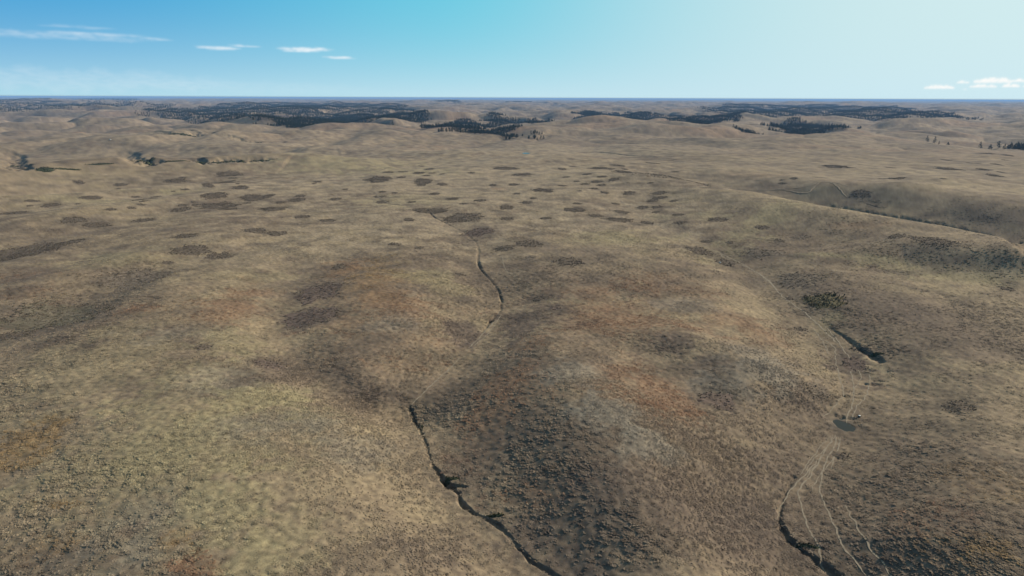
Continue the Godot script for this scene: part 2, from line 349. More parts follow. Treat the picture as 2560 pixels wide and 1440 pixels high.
	["litter",-166.63,-586.09,0.9995,-0.0308,2.84,5.8,0.55],
	["litter",-249.23,-595.78,0.8952,0.4457,6.72,18.75,0.55],
	["litter",60.64,-584.29,0.9974,0.0719,5.56,8.15,0.55],
	["litter",47.93,-628.15,0.968,0.2511,4.83,6.34,0.55],
	["litter",40.86,-572.94,0.9999,-0.0145,5.19,8.16,0.55],
	["litter",-95.4,-736.68,0.9688,-0.2478,4.44,11.43,0.55],
	["litter",-100.96,-541.74,0.9995,-0.0305,4.51,7.18,0.55],
	["litter",334.72,-618.05,0.9046,0.4262,4.55,12.26,0.55],
	["litter",-90.76,-535.31,0.9996,-0.0296,3.8,6.01,0.55],
	["litter",-251.21,-535.1,0.8397,-0.543,4.97,4.12,0.55],
	["litter",-65.74,-653.55,0.9999,-0.0169,4.44,5.59,0.55],
	["litter",-159.48,-477.25,0.9997,-0.0254,4.91,7.79,0.55],
	["litter",-59.09,-589.52,0.9995,-0.0311,6.42,10.34,0.55],
	["litter",15.21,-501.72,0.9997,-0.026,3.85,5.86,0.55],
	["litter",394.98,-734.08,0.9993,-0.0384,5.86,11.51,0.55],
	["litter",-91.16,-488.33,0.9996,-0.0275,6.36,9.78,0.55],
	["litter",-270.23,-498.33,0.9098,-0.4152,4.88,5.85,0.55],
	["litter",110.58,-753.95,0.9669,-0.255,7.74,11.35,0.55],
	["litter",162.81,-701.08,0.9563,0.2925,5.09,4.66,0.55],
	["litter",-126.11,-496.47,0.9997,-0.0257,5.83,9.1,0.55],
	["litter",79.08,-615.88,0.9276,0.3736,6.72,7.66,0.55],
	["litter",-246.39,-463.51,0.9972,0.0749,2.68,6.6,0.55],
	["litter",-214.58,-555.31,0.8646,-0.5024,4.9,6.62,0.55],
	["litter",-195.23,-466.45,0.999,-0.044,3.98,6.27,0.55],
	["litter",-38.38,-658.5,0.9884,-0.1521,4.76,6.09,0.55],
	["litter",-155.01,-507.88,0.9996,-0.0288,5.64,9,0.55],
	["litter",-248.77,-621.26,0.9995,0.0302,5.38,6.06,0.55],
	["litter",44.11,-471.48,0.9954,-0.0953,4.46,6.64,0.55],
	["litter",-311.35,-446.54,0.9613,-0.2754,2.59,3,0.55],
	["litter",-321.12,-567.41,0.9177,-0.3972,2.74,2.62,0.55],
	["litter",68.45,-526.64,0.9998,0.021,2.97,4.55,0.55],
	["litter",237.62,-615.68,0.8346,0.5508,3,3.88,0.55],
	["litter",493.53,-734.03,0.9992,-0.0388,6.11,12.68,0.55],
	["litter",-182.04,-476.1,0.9994,-0.0346,3.25,5.17,0.55],
	["litter",-218.42,-459.26,0.9646,-0.2636,4.74,6.2,0.55],
	["litter",623.35,-894.37,0.9989,-0.0471,7.7,17.55,0.55],
	["litter",113.57,-698.29,0.9255,-0.3786,5.65,8.18,0.55],
	["litter",98.92,-638.15,0.8627,-0.5057,5.89,16.55,0.55],
	["litter",-242.02,-451.64,0.9022,-0.4313,3.8,4.44,0.55],
	["litter",-159.74,-451.71,0.9993,-0.0364,5.15,8.71,0.55],
	["litter",9.76,-481.96,0.9997,-0.0261,6.21,9.34,0.55],
	["litter",-76.23,-664.69,0.9983,0.0575,5.44,6.57,0.55],
	["litter",67.42,-636.46,0.9701,0.2425,6.24,7.99,0.55],
	["litter",146.24,-681.35,0.9839,-0.1789,3.08,4.53,0.55],
	["litter",115.01,-718.95,0.9846,-0.1748,4.07,7.7,0.55],
	["litter",-257.37,-501.13,0.9991,-0.0413,4.54,7.86,0.55],
	["litter",161.42,-809.87,0.822,-0.5695,6.79,16.11,0.55],
	["litter",51.27,-530.79,0.9998,-0.0201,2.49,4.64,0.55],
	["litter",-79.09,-641.44,1,0.0062,6.01,8.47,0.55],
	["litter",535.95,-778.51,0.9991,-0.0425,5,11.73,0.55],
	["litter",98.71,-490.81,0.887,0.4618,6.46,8.05,0.55],
	["litter",485.32,-725.39,0.9993,-0.038,6.9,14.21,0.55],
	["litter",69.39,-523.66,0.9996,0.0272,5.05,7.62,0.55],
	["litter",-224.81,-570.97,0.9052,-0.4251,2.5,7.75,0.55],
	["litter",-71.05,-487.15,0.9995,-0.03,4.58,6.94,0.55],
	["litter",458.97,-664.9,0.9994,-0.0348,6.83,13.73,0.55],
	["litter",364.21,-591.7,0.9589,0.2838,3.84,5.66,0.55],
	["litter",585.38,-837.6,0.999,-0.0444,3.38,10.04,0.55],
	["litter",111.95,-566.63,0.7958,0.6055,3.61,4.17,0.55],
	["litter",-256.81,-526.65,0.9132,-0.4076,2.42,2.31,0.55],
	["litter",148.49,-616.76,0.3535,-0.9354,49.9,57.85,0.55],
	["litter",-357.47,-508.64,0.8018,-0.5976,2.51,7.77,0.55],
	["litter",518.72,-792.54,0.9991,-0.042,6.54,13.89,0.55],
	["litter",28.12,-529.23,0.9996,-0.0289,4.76,7.38,0.55],
	["litter",89.14,-727.97,0.9868,-0.1616,4.41,8.03,0.55],
	["litter",-289.95,-613.98,0.9788,-0.205,5.12,4.85,0.55],
	["litter",-286.59,-456.81,0.9929,-0.1191,2.2,3.21,0.55],
	["litter",-247.47,-583.5,0.5472,0.837,16.51,28.05,0.55],
	["litter",-16.7,-589.55,0.9995,-0.0313,4.79,7.69,0.55],
	["litter",-82.56,-698.13,0.9787,0.2052,6.57,9.83,0.55],
	["litter",64.26,-742.2,0.9773,-0.2121,6.01,7.6,0.55],
	["litter",3.51,-524.64,0.9996,-0.0266,3.76,5.83,0.55],
	["litter",464.69,-678.58,0.9994,-0.0356,5.61,11.31,0.55],
	["litter",623.41,-930.63,0.9988,-0.0485,8.5,19.46,0.55],
	["litter",156.25,-790.15,0.794,-0.6079,6.31,15.85,0.55],
	["litter",326.85,-618.42,0.988,0.1546,3.73,9.99,0.55],
	["litter",50.51,-712.55,0.9951,-0.0984,6.99,10.99,0.55],
	["litter",-132.4,-551.62,0.9996,-0.0293,3.41,5.53,0.55],
	["mud",79.49,-151.75,1,0,3.8,6.03,0.8]]
const BRUSH := [ # x, z, axis x, axis z, half length, half depth, label, 1 where many look alike
	[-147.47,-311.85,0.93,-0.3675,9.74,11.91,"large dark oval brush patch alone on the left slope above the long draw",0],
	[-131.71,-305.17,0.9993,-0.0376,6.38,8.81,"dark slanting brush patch just right of the large oval one on the left slope",0],
	[-147.49,-264.85,0.9067,0.4218,16.03,15.14,"broad thin brush patch filling the middle of the long left draw",0],
	[-146.96,-289.08,0.9522,-0.3054,2.78,2.83,"small brush patch just below the large dark oval on the left slope",0],
	[-250.74,-394.03,0.9501,-0.3119,7.63,8.66,"long dark brush patch on the left slope, upper of two slanting ones",0],
	[-234.01,-386.9,0.9989,-0.0477,9.23,7.6,"long dark brush patch on the left slope, lower of two slanting ones",0],
	[-227.93,-315.53,0.9119,0.4105,16.3,26.68,"broad dark brush patch touching the left edge below the slope's patches",0],
	[-217.2,-334.43,0.9414,0.3373,5.4,7.79,"small brush patch right of the broad one at the left edge",0],
	[-216.2,-404.25,0.9557,0.2943,6.46,8.19,"middle-sized dark brush patch on the left slope, low down",1],
	[-248.88,-428.47,0.8967,-0.4426,3.46,5.25,"small dark brush patch on the left slope, halfway down",1],
	[-241.63,-439.16,0.8976,-0.4408,3.13,4.35,"small dark brush patch on the left slope, halfway down",1],
	[-213.69,-444.89,0.999,-0.0441,6.58,9.73,"middle-sized dark brush patch on the left slope, halfway down",1],
	[-194.98,-460.95,0.9997,-0.0235,15.32,15.05,"longest dark brush streak across the upper left slope",0],
	[-183.28,-444.89,1,0.0093,6.46,7.98,"middle-sized dark thin brush patch on the left slope, halfway down",1],
	[-156.7,-450.87,0.9991,-0.0422,8.76,11.62,"dark brush patch standing right of the longest streak on the left slope",0],
	[-127.47,-419.53,0.9848,-0.1737,5.41,8.27,"middle-sized dark brush patch on the left slope, low down",1],
	[-109.17,-407,0.996,-0.0896,5.8,5.77,"middle-sized dark thin brush patch on the left slope, low down",1],
	[-136.07,-364.11,0.9243,-0.3817,7.02,9.34,"middle-sized dark brush patch on the left slope, low down",1],
	[-123.88,-359.74,0.9434,-0.3317,6,7.19,"middle-sized dark brush patch on the left slope, low down",1],
	[-163.97,-343.8,0.988,0.1546,6.14,7.33,"middle-sized dark brush patch on the left slope, low down",1],
	[-213.7,-499.64,0.9413,-0.3375,10.13,18.28,"middle-sized dark thin brush patch on the left slope, halfway down",1],
	[-213.44,-545.84,0.9406,-0.3394,7.34,9.64,"middle-sized dark brush patch on the left slope, near its crest",1],
	[-185.6,-498.69,0.9926,-0.1215,11.11,16,"middle-sized dark brush patch on the left slope, halfway down",1],
	[-288.69,-599.7,0.9935,-0.1139,11.5,9.3,"dark brush patch under the crest of the left ridge",0],
	[-325.06,-578.9,0.8894,-0.4572,6.41,5.3,"middle-sized dark thin brush patch on the left slope, near its crest",1],
	[-356.32,-574.28,0.7714,-0.6363,5.11,10.09,"small dark brush patch on the left slope, near its crest",1],
	[-151.56,-488.62,0.9996,-0.0276,6.15,10.31,"middle-sized dark brush patch on the left slope, halfway down",1],
	[-177.89,-508.18,0.9967,-0.0817,4.28,8.8,"small dark brush patch on the left slope, halfway down",1],
	[-260.83,-644.94,0.976,-0.2176,13.92,16.37,"middle-sized dark brush patch on the left slope, near its crest",1],
	[-300.58,-450.85,0.9793,-0.2023,5.64,8,"middle-sized dark brush patch on the left slope, halfway down",1],
	[-305.41,-422.67,0.9996,0.0285,8.76,8.88,"middle-sized dark thin brush patch on the left slope, low down",1],
	[-291.58,-479.57,0.8016,-0.5979,8.4,7.17,"middle-sized dark brush patch on the left slope, halfway down",1],
	[-316.7,-457.99,0.9339,-0.3575,5.62,3.54,"middle-sized dark thin brush patch on the left slope, halfway down",1],
	[-85.55,-181.2,0.9752,-0.2215,2.57,3.4,"lone small dark brush patch on the yellow slope left of the knoll",0],
	[-65.66,-218.26,0.9807,0.1954,10.19,11.03,"wide plum-coloured brush patch below the rust grass left of the gully",0],
	[-70.39,-244.91,0.976,0.2177,8.27,14.79,"plum-coloured brush patch above the wide one, left of the gully",0],
	[-152.16,-220.92,0.924,0.3824,20.48,14.06,"very wide greenish-dark brush patch in the draw at the left edge",0],
	[-154.34,-203.78,0.9388,0.3444,6.88,4.91,"dark brush patch at the left edge under the very wide one",0],
	[-73.6,-287.05,0.9998,-0.0207,3.38,6.29,"small brush patch at the top of the rust grass left of the gully",0],
	[-6.52,-708.27,0.9691,-0.2468,15.03,11.63,"flat dark brush ellipse just below the straight track across the plain",0],
	[8.91,-652.02,0.9987,0.05,10.79,8.22,"thin brush streak below the flat ellipse in the plain's middle",0],
	[-117.35,-610.13,0.9995,-0.0313,11.82,24.2,"dark oval brush patch on the plain left of the middle, largest of its cluster",0],
	[-76.94,-602.47,0.9995,-0.0312,9.28,17.56,"middle-sized dark brush patch in the middle of the pale plain",1],
	[22.43,-541.63,0.9995,-0.03,9.98,14.45,"dark pointed brush patch in the middle of the plain beside a rust spot",0],
	[40.24,-444.89,0.9969,-0.0792,8.34,9.94,"dark oval brush patch on the plain right of the forked patch at the gully head",0],
	[64.64,-416.34,0.9121,-0.4101,10.66,9.26,"longest dark brush oval at the near edge of the plain",0],
	[20.21,-417.98,0.9997,-0.0247,3.65,5.85,"small dark brush patch at the near side of the middle plain",1],
	[-3.66,-458.94,0.9997,-0.0257,5.84,8.74,"middle-sized dark brush patch at the near side of the middle plain",1],
	[-3.31,-417.49,0.9999,-0.0165,4.84,7.26,"middle-sized dark brush patch at the near side of the middle plain",1],
	[-60.33,-404.4,0.9698,-0.2437,3.98,5.62,"small dark brush oval just left of the gully head",0],
	[-52.61,-443.65,0.9995,0.0302,13.92,14.49,"dark brush along the upper arm of the fork at the gully head",0],
	[-30.92,-420.39,0.9648,0.2631,12.81,18.77,"big dark brush lobe on the right of the gully head",0],
	[-18.31,-375.57,0.9521,0.3059,9.28,12.74,"plum-brown brush patch below the gully head fork",0],
	[-3.95,-329.92,0.941,0.3383,5.14,6.72,"dark brush patch right of the gully's first bend",0],
	[8.27,-339.35,0.9993,0.0377,7.96,10.5,"middle-sized dark brush patch on the slope right of the middle gully",1],
	[8.31,-308.15,0.9839,0.1786,2.74,4.68,"small dark tuft of brush beside the long faint patch right of the gully",0],
	[25.16,-298.35,0.9999,-0.0113,7.93,9.26,"broad dark brush patch on the slope right of the upper gully",0],
	[-21.33,-280.42,0.8814,-0.4723,2.37,2.79,"lone small brush clump left of the upper gully",0],
	[-57.69,-332.76,0.9995,-0.0314,3.5,3.84,"small brush patch on the pale slope left of the upper gully",0],
	[-44.63,-326.88,0.9919,-0.1267,2.29,3.73,"small dark brush patch on the slope right of the middle gully",1],
	[71.72,-593.55,0.9793,0.2027,6.76,6.87,"middle-sized dark thin brush patch in the middle of the pale plain",1],
	[73.09,-574.1,0.9901,0.1402,4.57,7.29,"small dark brush patch in the middle of the pale plain",1],
	[64.42,-549.74,0.9996,0.0295,4.41,7.35,"small dark brush patch in the middle of the pale plain",1],
	[86.63,-598.32,0.9402,0.3406,5.52,10.23,"small dark brush patch in the middle of the pale plain",1],
	[87.73,-465.17,0.9312,0.3646,4.55,7.69,"small dark brush patch at the near side of the middle plain",1],
	[96.67,-462.98,0.9041,0.4272,4.03,6,"small dark brush patch at the near side of the middle plain",1],
	[92.81,-446.12,0.9113,0.4117,2.84,4.2,"small dark brush patch at the near side of the middle plain",1],
	[70.6,-444.34,0.9541,-0.2995,4.84,6.69,"small dark brush patch at the near side of the middle plain",1],
	[103.96,-430.82,0.926,0.3776,4.16,5.35,"small dark brush patch at the near side of the middle plain",1],
	[80.47,-411.44,0.9997,0.0231,4.77,6.75,"middle-sized dark brush patch at the near side of the middle plain",1],
	[98.96,-404.81,0.9079,0.4192,4.17,5.78,"small dark brush patch at the near side of the middle plain",1],
	[51.58,-427,0.9762,-0.2167,5.49,6.24,"middle-sized dark thin brush patch at the near side of the middle plain",1],
	[-98.42,-515.16,0.9996,-0.0282,5.32,6.66,"small dark thin brush patch in the middle of the pale plain",1],
	[-59.38,-529.8,0.9996,-0.0282,4.25,9.27,"small dark brush patch in the middle of the pale plain",1],
	[-43.32,-501.75,0.9996,-0.0274,5.48,8.32,"middle-sized dark brush patch at the near side of the middle plain",1],
	[-22.85,-490.12,0.9996,-0.0271,4.8,7.93,"small dark brush patch at the near side of the middle plain",1],
	[-118.67,-670.56,1,-0.0082,6.12,8.71,"small dark thin brush patch at the far side of the middle plain",1],
	[-88.59,-665.91,0.9949,0.1004,6.57,8.33,"small dark thin brush patch at the far side of the middle plain",1],
	[-99.52,-625.82,0.9999,-0.0172,4.64,9.19,"small dark brush patch in the middle of the pale plain",1],
	[109.82,-518.94,0.7915,0.6111,6.43,9.13,"middle-sized dark brush patch in the middle of the pale plain",1],
	[87.81,-524.49,0.9704,0.2415,4.76,10.42,"small dark brush patch in the middle of the pale plain",1],
	[105.99,-499.92,0.8456,0.5339,6.26,6.8,"middle-sized dark thin brush patch at the near side of the middle plain",1],
	[120.86,-678.73,0.8181,-0.5751,13.13,33.86,"middle-sized dark thin brush patch in the middle of the pale plain",1],
	[91.42,-723.43,0.986,-0.1669,14.14,12.57,"middle-sized dark thin brush patch at the far side of the middle plain",1],
	[9.72,-245.34,0.9229,0.385,2.03,4.09,"small dark brush patch on the slope right of the middle gully",1],
	[15.06,-231.45,0.9776,0.2107,2.37,3.92,"small brush patch right of the plum flat beside the gully",0],
	[121.57,-407.83,0.9151,0.4033,6.82,7.15,"dark oval brush patch at the near end of the right-hand ridge",0],
	[138.77,-381.79,0.9108,0.4128,4.58,5.26,"middle-sized dark brush patch on the right-hand slope above the cattle path",1],
	[149.93,-355.69,0.9313,0.3643,5.33,4.88,"dark oval brush patch on the right slope above the long diffuse one",0],
	[119.8,-326.25,0.859,0.5119,10.8,10.4,"long diffuse brush patch above the cattle path on the right",0],
	[137.08,-351.02,0.9798,0.1998,3.1,3.76,"small dark brush patch on the right-hand slope above the cattle path",1],
	[112.84,-353.95,0.9213,0.3888,2.57,3.27,"small dark brush clump above the cattle path",0],
	[92.84,-337.1,0.9928,-0.1202,6.41,10.15,"dark slanting brush oval left of the cattle path, upper of two",0],
	[99.62,-315.69,0.9845,0.1756,5.35,8.05,"dark slanting brush oval touching the cattle path, lower of two",0],
	[102.18,-359.49,0.9245,0.3813,3.65,3.41,"small dark brush patch on the right-hand slope above the cattle path",1],
	[115.51,-246.8,0.8985,0.4389,7.27,10.27,"tall olive-brown thicket beside the cattle path, the coarsest of all patches",0],
	[117.26,-275.94,0.917,0.3989,10.4,11.49,"diffuse brush patch above the tall thicket by the cattle path",0],
	[105.54,-254.67,0.9048,0.4258,1.69,2.95,"small brush clump left of the tall thicket",0],
	[193.89,-314.35,0.9988,0.0482,8.92,16.7,"dark brush in the hollow behind the pale right-hand rise",0],
	[186.51,-332.42,0.7632,0.6462,4.27,11.82,"middle-sized dark brush patch on the right-hand slope above the cattle path",1],
	[189.13,-256.1,0.992,0.126,3.09,3.34,"lone dark brush oval near the right edge",0],
	[343.35,-743.86,0.9989,-0.0469,13,24.7,"darkest brush patch on the far right plain",0],
	[454.69,-731.22,0.9992,-0.0387,11.1,20.14,"middle-sized dark thin brush patch on the right-hand plain beyond the ridge",1],
	[341.08,-616.81,0.7725,0.635,5.31,13.24,"small dark thin brush patch on the right-hand plain beyond the ridge",1],
	[248.29,-617.14,0.9618,0.2736,3.62,7.16,"small dark brush patch on the right-hand plain beyond the ridge",1],
	[233.79,-604.21,0.7407,0.6719,3.78,3.63,"small dark brush patch on the right-hand plain beyond the ridge",1],
	[268.49,-536.87,0.992,-0.1263,8.32,10.16,"middle-sized dark brush patch on the right-hand plain beyond the ridge",1],
	[97.22,-221.11,0.9994,0.0353,1.98,2.62,"small dark brush patch on the right-hand slope above the cattle path",1],
	[108.71,-221.08,0.87,0.4931,2.15,2.82,"small brush clump right of the cattle path above the cut bank",0],
	[266.67,-510.94,0.3076,0.9515,10.76,0.3,"middle-sized dark thin brush patch on the right-hand plain beyond the ridge",1],
	[107.11,-153.79,0.9361,0.3517,3.87,4.86,"dark striped brush patch right of the pond",0],
	[71.95,-137.18,0.9868,0.162,2.04,2.71,"small brush patch below the pond between the cattle trails",0],
	[79.54,-167.55,0.9334,-0.3588,4.12,4.21,"faint brush patch left of the cut banks above the pond",0],
	[99.89,-189.87,0.9616,0.2744,4.19,6.6,"plum-brown brush crossed by trails above the pond",0],
	[-65.28,-174.16,0.7949,-0.6068,4.25,5.34,"plum brush patch at the head of the side draw",0],
	[49.38,-154.89,0.9869,-0.1611,5.4,4.97,"plum brush patch on the right flank of the knoll",0],
	[106.86,-200.96,0.8869,0.462,3.22,3.09,"dark brush lining the cut bank above the pond",0],
	[-213.88,-452.68,0.9924,-0.1228,2.04,3.04,"tiny dark brush patch on the left slope, halfway down",1],
	[283.38,-644.23,0.8857,-0.4642,3.99,9.6,"tiny dark brush patch on the right-hand plain beyond the ridge",1],
	[-211.49,-462.63,0.9875,-0.1579,3.23,4.53,"small dark brush patch on the left slope, halfway down",1],
	[71.52,-480.73,0.9857,-0.1688,3.32,4.69,"small dark brush patch at the near side of the middle plain",1],
	[-167.07,-598.89,0.9994,-0.034,4.11,6.85,"small dark thin brush patch on the left slope, near its crest",1],
	[486.76,-697.92,0.9993,-0.0365,2.74,7.61,"tiny dark brush patch on the right-hand plain beyond the ridge",1],
	[1.19,-591.94,0.9996,-0.0279,5.38,8.64,"small dark thin brush patch in the middle of the pale plain",1],
	[-76.36,-582.88,0.9995,-0.0308,4.22,6.82,"small dark thin brush patch in the middle of the pale plain",1],
	[-241.73,-553.8,0.8344,-0.5512,4.66,13.12,"small dark thin brush patch on the left slope, near its crest",1],
	[54.89,-598.47,0.9949,0.1006,2.78,4.03,"tiny dark thin brush patch in the middle of the pale plain",1],
	[526.3,-854.66,0.9989,-0.0465,4.3,10.91,"tiny dark thin brush patch on the right-hand plain beyond the ridge",1],
	[-105.93,-677.01,0.9957,0.0921,5.64,7.41,"small dark thin brush patch at the far side of the middle plain",1],
	[-254.71,-480.62,0.723,0.6909,5.6,9.24,"tiny dark brush patch on the left slope, halfway down",1],
	[-216.53,-470.92,0.9375,-0.3481,2.53,2.9,"tiny dark brush patch on the left slope, halfway down",1],
	[-33.3,-474.78,0.9997,0.0241,3.32,4.67,"small dark brush patch at the near side of the middle plain",1],
	[111.64,-482.52,0.8246,0.5658,3.32,3.89,"small dark brush patch at the near side of the middle plain",1],
	[115.82,-745.57,0.978,-0.2085,3.89,6.79,"tiny dark thin brush patch at the far side of the middle plain",1],
	[-166.63,-586.09,0.9995,-0.0308,2.27,4.64,"tiny dark brush patch on the left slope, near its crest",1],
	[-249.23,-595.78,0.8952,0.4457,5.38,15,"small dark thin brush patch on the left slope, near its crest",1],
	[60.64,-584.29,0.9974,0.0719,4.45,6.52,"small dark thin brush patch in the middle of the pale plain",1],
	[47.93,-628.15,0.968,0.2511,3.86,5.07,"tiny dark thin brush patch in the middle of the pale plain",1],
	[40.86,-572.94,0.9999,-0.0145,4.15,6.53,"small dark thin brush patch in the middle of the pale plain",1],
	[-95.4,-736.68,0.9688,-0.2478,3.55,9.14,"tiny dark thin brush patch at the far side of the middle plain",1],
	[-100.96,-541.74,0.9995,-0.0305,3.61,5.74,"small dark brush patch in the middle of the pale plain",1],
	[334.72,-618.05,0.9046,0.4262,3.64,9.81,"small dark thin brush patch on the right-hand plain beyond the ridge",1],
	[-90.76,-535.31,0.9996,-0.0296,3.04,4.81,"tiny dark brush patch in the middle of the pale plain",1],
	[-251.21,-535.1,0.8397,-0.543,3.98,3.3,"small dark thin brush patch on the left slope, near its crest",1],
	[-65.74,-653.55,0.9999,-0.0169,3.55,4.47,"tiny dark thin brush patch in the middle of the pale plain",1],
	[-159.48,-477.25,0.9997,-0.0254,3.93,6.23,"small dark brush patch on the left slope, halfway down",1],
	[-59.09,-589.52,0.9995,-0.0311,5.14,8.27,"small dark thin brush patch in the middle of the pale plain",1],
	[15.21,-501.72,0.9997,-0.026,3.08,4.69,"tiny dark brush patch at the near side of the middle plain",1],
	[394.98,-734.08,0.9993,-0.0384,4.69,9.21,"tiny dark thin brush patch on the right-hand plain beyond the ridge",1],
	[-91.16,-488.33,0.9996,-0.0275,5.09,7.82,"small dark brush patch at the near side of the middle plain",1],
	[-270.23,-498.33,0.9098,-0.4152,3.9,4.68,"small dark brush patch on the left slope, halfway down",1],
	[110.58,-753.95,0.9669,-0.255,6.19,9.08,"small dark thin brush patch at the far side of the middle plain",1],
	[162.81,-701.08,0.9563,0.2925,4.07,3.73,"tiny dark thin brush patch at the far side of the middle plain",1],
	[-126.11,-496.47,0.9997,-0.0257,4.66,7.28,"small dark brush patch on the left slope, halfway down",1],
	[79.08,-615.88,0.9276,0.3736,5.38,6.13,"small dark thin brush patch in the middle of the pale plain",1],
	[-246.39,-463.51,0.9972,0.0749,2.14,5.28,"tiny dark brush patch on the left slope, halfway down",1],
	[-214.58,-555.31,0.8646,-0.5024,3.92,5.3,"small dark thin brush patch on the left slope, near its crest",1],
	[-195.23,-466.45,0.999,-0.044,3.18,5.02,"small dark brush patch on the left slope, halfway down",1],
	[-38.38,-658.5,0.9884,-0.1521,3.81,4.87,"tiny dark thin brush patch in the middle of the pale plain",1],
	[-155.01,-507.88,0.9996,-0.0288,4.51,7.2,"small dark brush patch on the left slope, halfway down",1],
	[-248.77,-621.26,0.9995,0.0302,4.3,4.85,"small dark thin brush patch on the left slope, near its crest",1],
	[44.11,-471.48,0.9954,-0.0953,3.57,5.31,"small dark brush patch at the near side of the middle plain",1],
	[-311.35,-446.54,0.9613,-0.2754,2.07,2.4,"tiny dark brush patch on the left slope, halfway down",1],
	[-321.12,-567.41,0.9177,-0.3972,2.19,2.1,"tiny dark brush patch on the left slope, near its crest",1],
	[68.45,-526.64,0.9998,0.021,2.38,3.64,"tiny dark brush patch in the middle of the pale plain",1],
	[237.62,-615.68,0.8346,0.5508,2.4,3.1,"tiny dark brush patch on the right-hand plain beyond the ridge",1],
	[493.53,-734.03,0.9992,-0.0388,4.89,10.14,"small dark thin brush patch on the right-hand plain beyond the ridge",1],
	[-182.04,-476.1,0.9994,-0.0346,2.6,4.14,"tiny dark brush patch on the left slope, halfway down",1],
	[-218.42,-459.26,0.9646,-0.2636,3.79,4.96,"small dark brush patch on the left slope, halfway down",1],
	[623.35,-894.37,0.9989,-0.0471,6.16,14.04,"small dark thin brush patch on the right-hand plain beyond the ridge",1],
	[113.57,-698.29,0.9255,-0.3786,4.52,6.54,"tiny dark thin brush patch at the far side of the middle plain",1],
	[98.92,-638.15,0.8627,-0.5057,4.71,13.24,"tiny dark thin brush patch in the middle of the pale plain",1],
	[-242.02,-451.64,0.9022,-0.4313,3.04,3.55,"small dark brush patch on the left slope, halfway down",1],
	[-159.74,-451.71,0.9993,-0.0364,4.12,6.97,"small dark brush patch on the left slope, halfway down",1],
	[9.76,-481.96,0.9997,-0.0261,4.97,7.47,"small dark brush patch at the near side of the middle plain",1],
	[-76.23,-664.69,0.9983,0.0575,4.35,5.26,"small dark thin brush patch at the far side of the middle plain",1],
	[67.42,-636.46,0.9701,0.2425,4.99,6.39,"small dark thin brush patch in the middle of the pale plain",1],
	[146.24,-681.35,0.9839,-0.1789,2.46,3.62,"tiny dark brush patch in the middle of the pale plain",1],
	[115.01,-718.95,0.9846,-0.1748,3.26,6.16,"tiny dark brush patch at the far side of the middle plain",1],
	[-257.37,-501.13,0.9991,-0.0413,3.63,6.29,"small dark brush patch on the left slope, halfway down",1],
	[161.42,-809.87,0.822,-0.5695,5.43,12.89,"tiny dark thin brush patch at the far side of the middle plain",1],
	[51.27,-530.79,0.9998,-0.0201,1.99,3.71,"tiny dark brush patch in the middle of the pale plain",1],
	[-79.09,-641.44,1,0.0062,4.81,6.78,"small dark thin brush patch in the middle of the pale plain",1],
	[535.95,-778.51,0.9991,-0.0425,4,9.38,"tiny dark thin brush patch on the right-hand plain beyond the ridge",1],
	[98.71,-490.81,0.887,0.4618,5.17,6.44,"small dark brush patch at the near side of the middle plain",1],
	[485.32,-725.39,0.9993,-0.038,5.52,11.37,"small dark thin brush patch on the right-hand plain beyond the ridge",1],
	[69.39,-523.66,0.9996,0.0272,4.04,6.1,"small dark brush patch in the middle of the pale plain",1],
	[-224.81,-570.97,0.9052,-0.4251,2,6.2,"tiny dark brush patch on the left slope, near its crest",1],
	[-71.05,-487.15,0.9995,-0.03,3.66,5.55,"small dark brush patch at the near side of the middle plain",1],
	[458.97,-664.9,0.9994,-0.0348,5.46,10.98,"small dark thin brush patch on the right-hand plain beyond the ridge",1],
	[364.21,-591.7,0.9589,0.2838,3.07,4.53,"tiny dark thin brush patch on the right-hand plain beyond the ridge",1],
	[585.38,-837.6,0.999,-0.0444,2.7,8.03,"tiny dark brush patch on the right-hand plain beyond the ridge",1],
	[111.95,-566.63,0.7958,0.6055,2.89,3.34,"tiny dark thin brush patch in the middle of the pale plain",1],
	[-256.81,-526.65,0.9132,-0.4076,1.94,1.85,"tiny dark brush patch on the left slope, near its crest",1],
	[148.49,-616.76,0.3535,-0.9354,39.92,46.28,"small dark thin brush patch in the middle of the pale plain",1],
	[-357.47,-508.64,0.8018,-0.5976,2.01,6.22,"tiny dark brush patch on the left slope, halfway down",1],
	[518.72,-792.54,0.9991,-0.042,5.23,11.11,"small dark thin brush patch on the right-hand plain beyond the ridge",1],
	[28.12,-529.23,0.9996,-0.0289,3.81,5.9,"small dark brush patch in the middle of the pale plain",1],
	[89.14,-727.97,0.9868,-0.1616,3.53,6.42,"tiny dark thin brush patch at the far side of the middle plain",1],
	[-289.95,-613.98,0.9788,-0.205,4.1,3.88,"small dark thin brush patch on the left slope, near its crest",1],
	[-286.59,-456.81,0.9929,-0.1191,1.76,2.57,"tiny dark brush patch on the left slope, halfway down",1],
	[-247.47,-583.5,0.5472,0.837,13.21,22.44,"tiny dark brush patch on the left slope, near its crest",1],
	[-16.7,-589.55,0.9995,-0.0313,3.83,6.15,"small dark thin brush patch in the middle of the pale plain",1],
	[-82.56,-698.13,0.9787,0.2052,5.26,7.86,"small dark thin brush patch at the far side of the middle plain",1],
	[64.26,-742.2,0.9773,-0.2121,4.81,6.08,"tiny dark thin brush patch at the far side of the middle plain",1],
	[3.51,-524.64,0.9996,-0.0266,3.01,4.66,"tiny dark brush patch in the middle of the pale plain",1],
	[464.69,-678.58,0.9994,-0.0356,4.49,9.05,"small dark thin brush patch on the right-hand plain beyond the ridge",1],
	[623.41,-930.63,0.9988,-0.0485,6.8,15.57,"small dark thin brush patch on the right-hand plain beyond the ridge",1],
	[156.25,-790.15,0.794,-0.6079,5.05,12.68,"tiny dark brush patch at the far side of the middle plain",1],
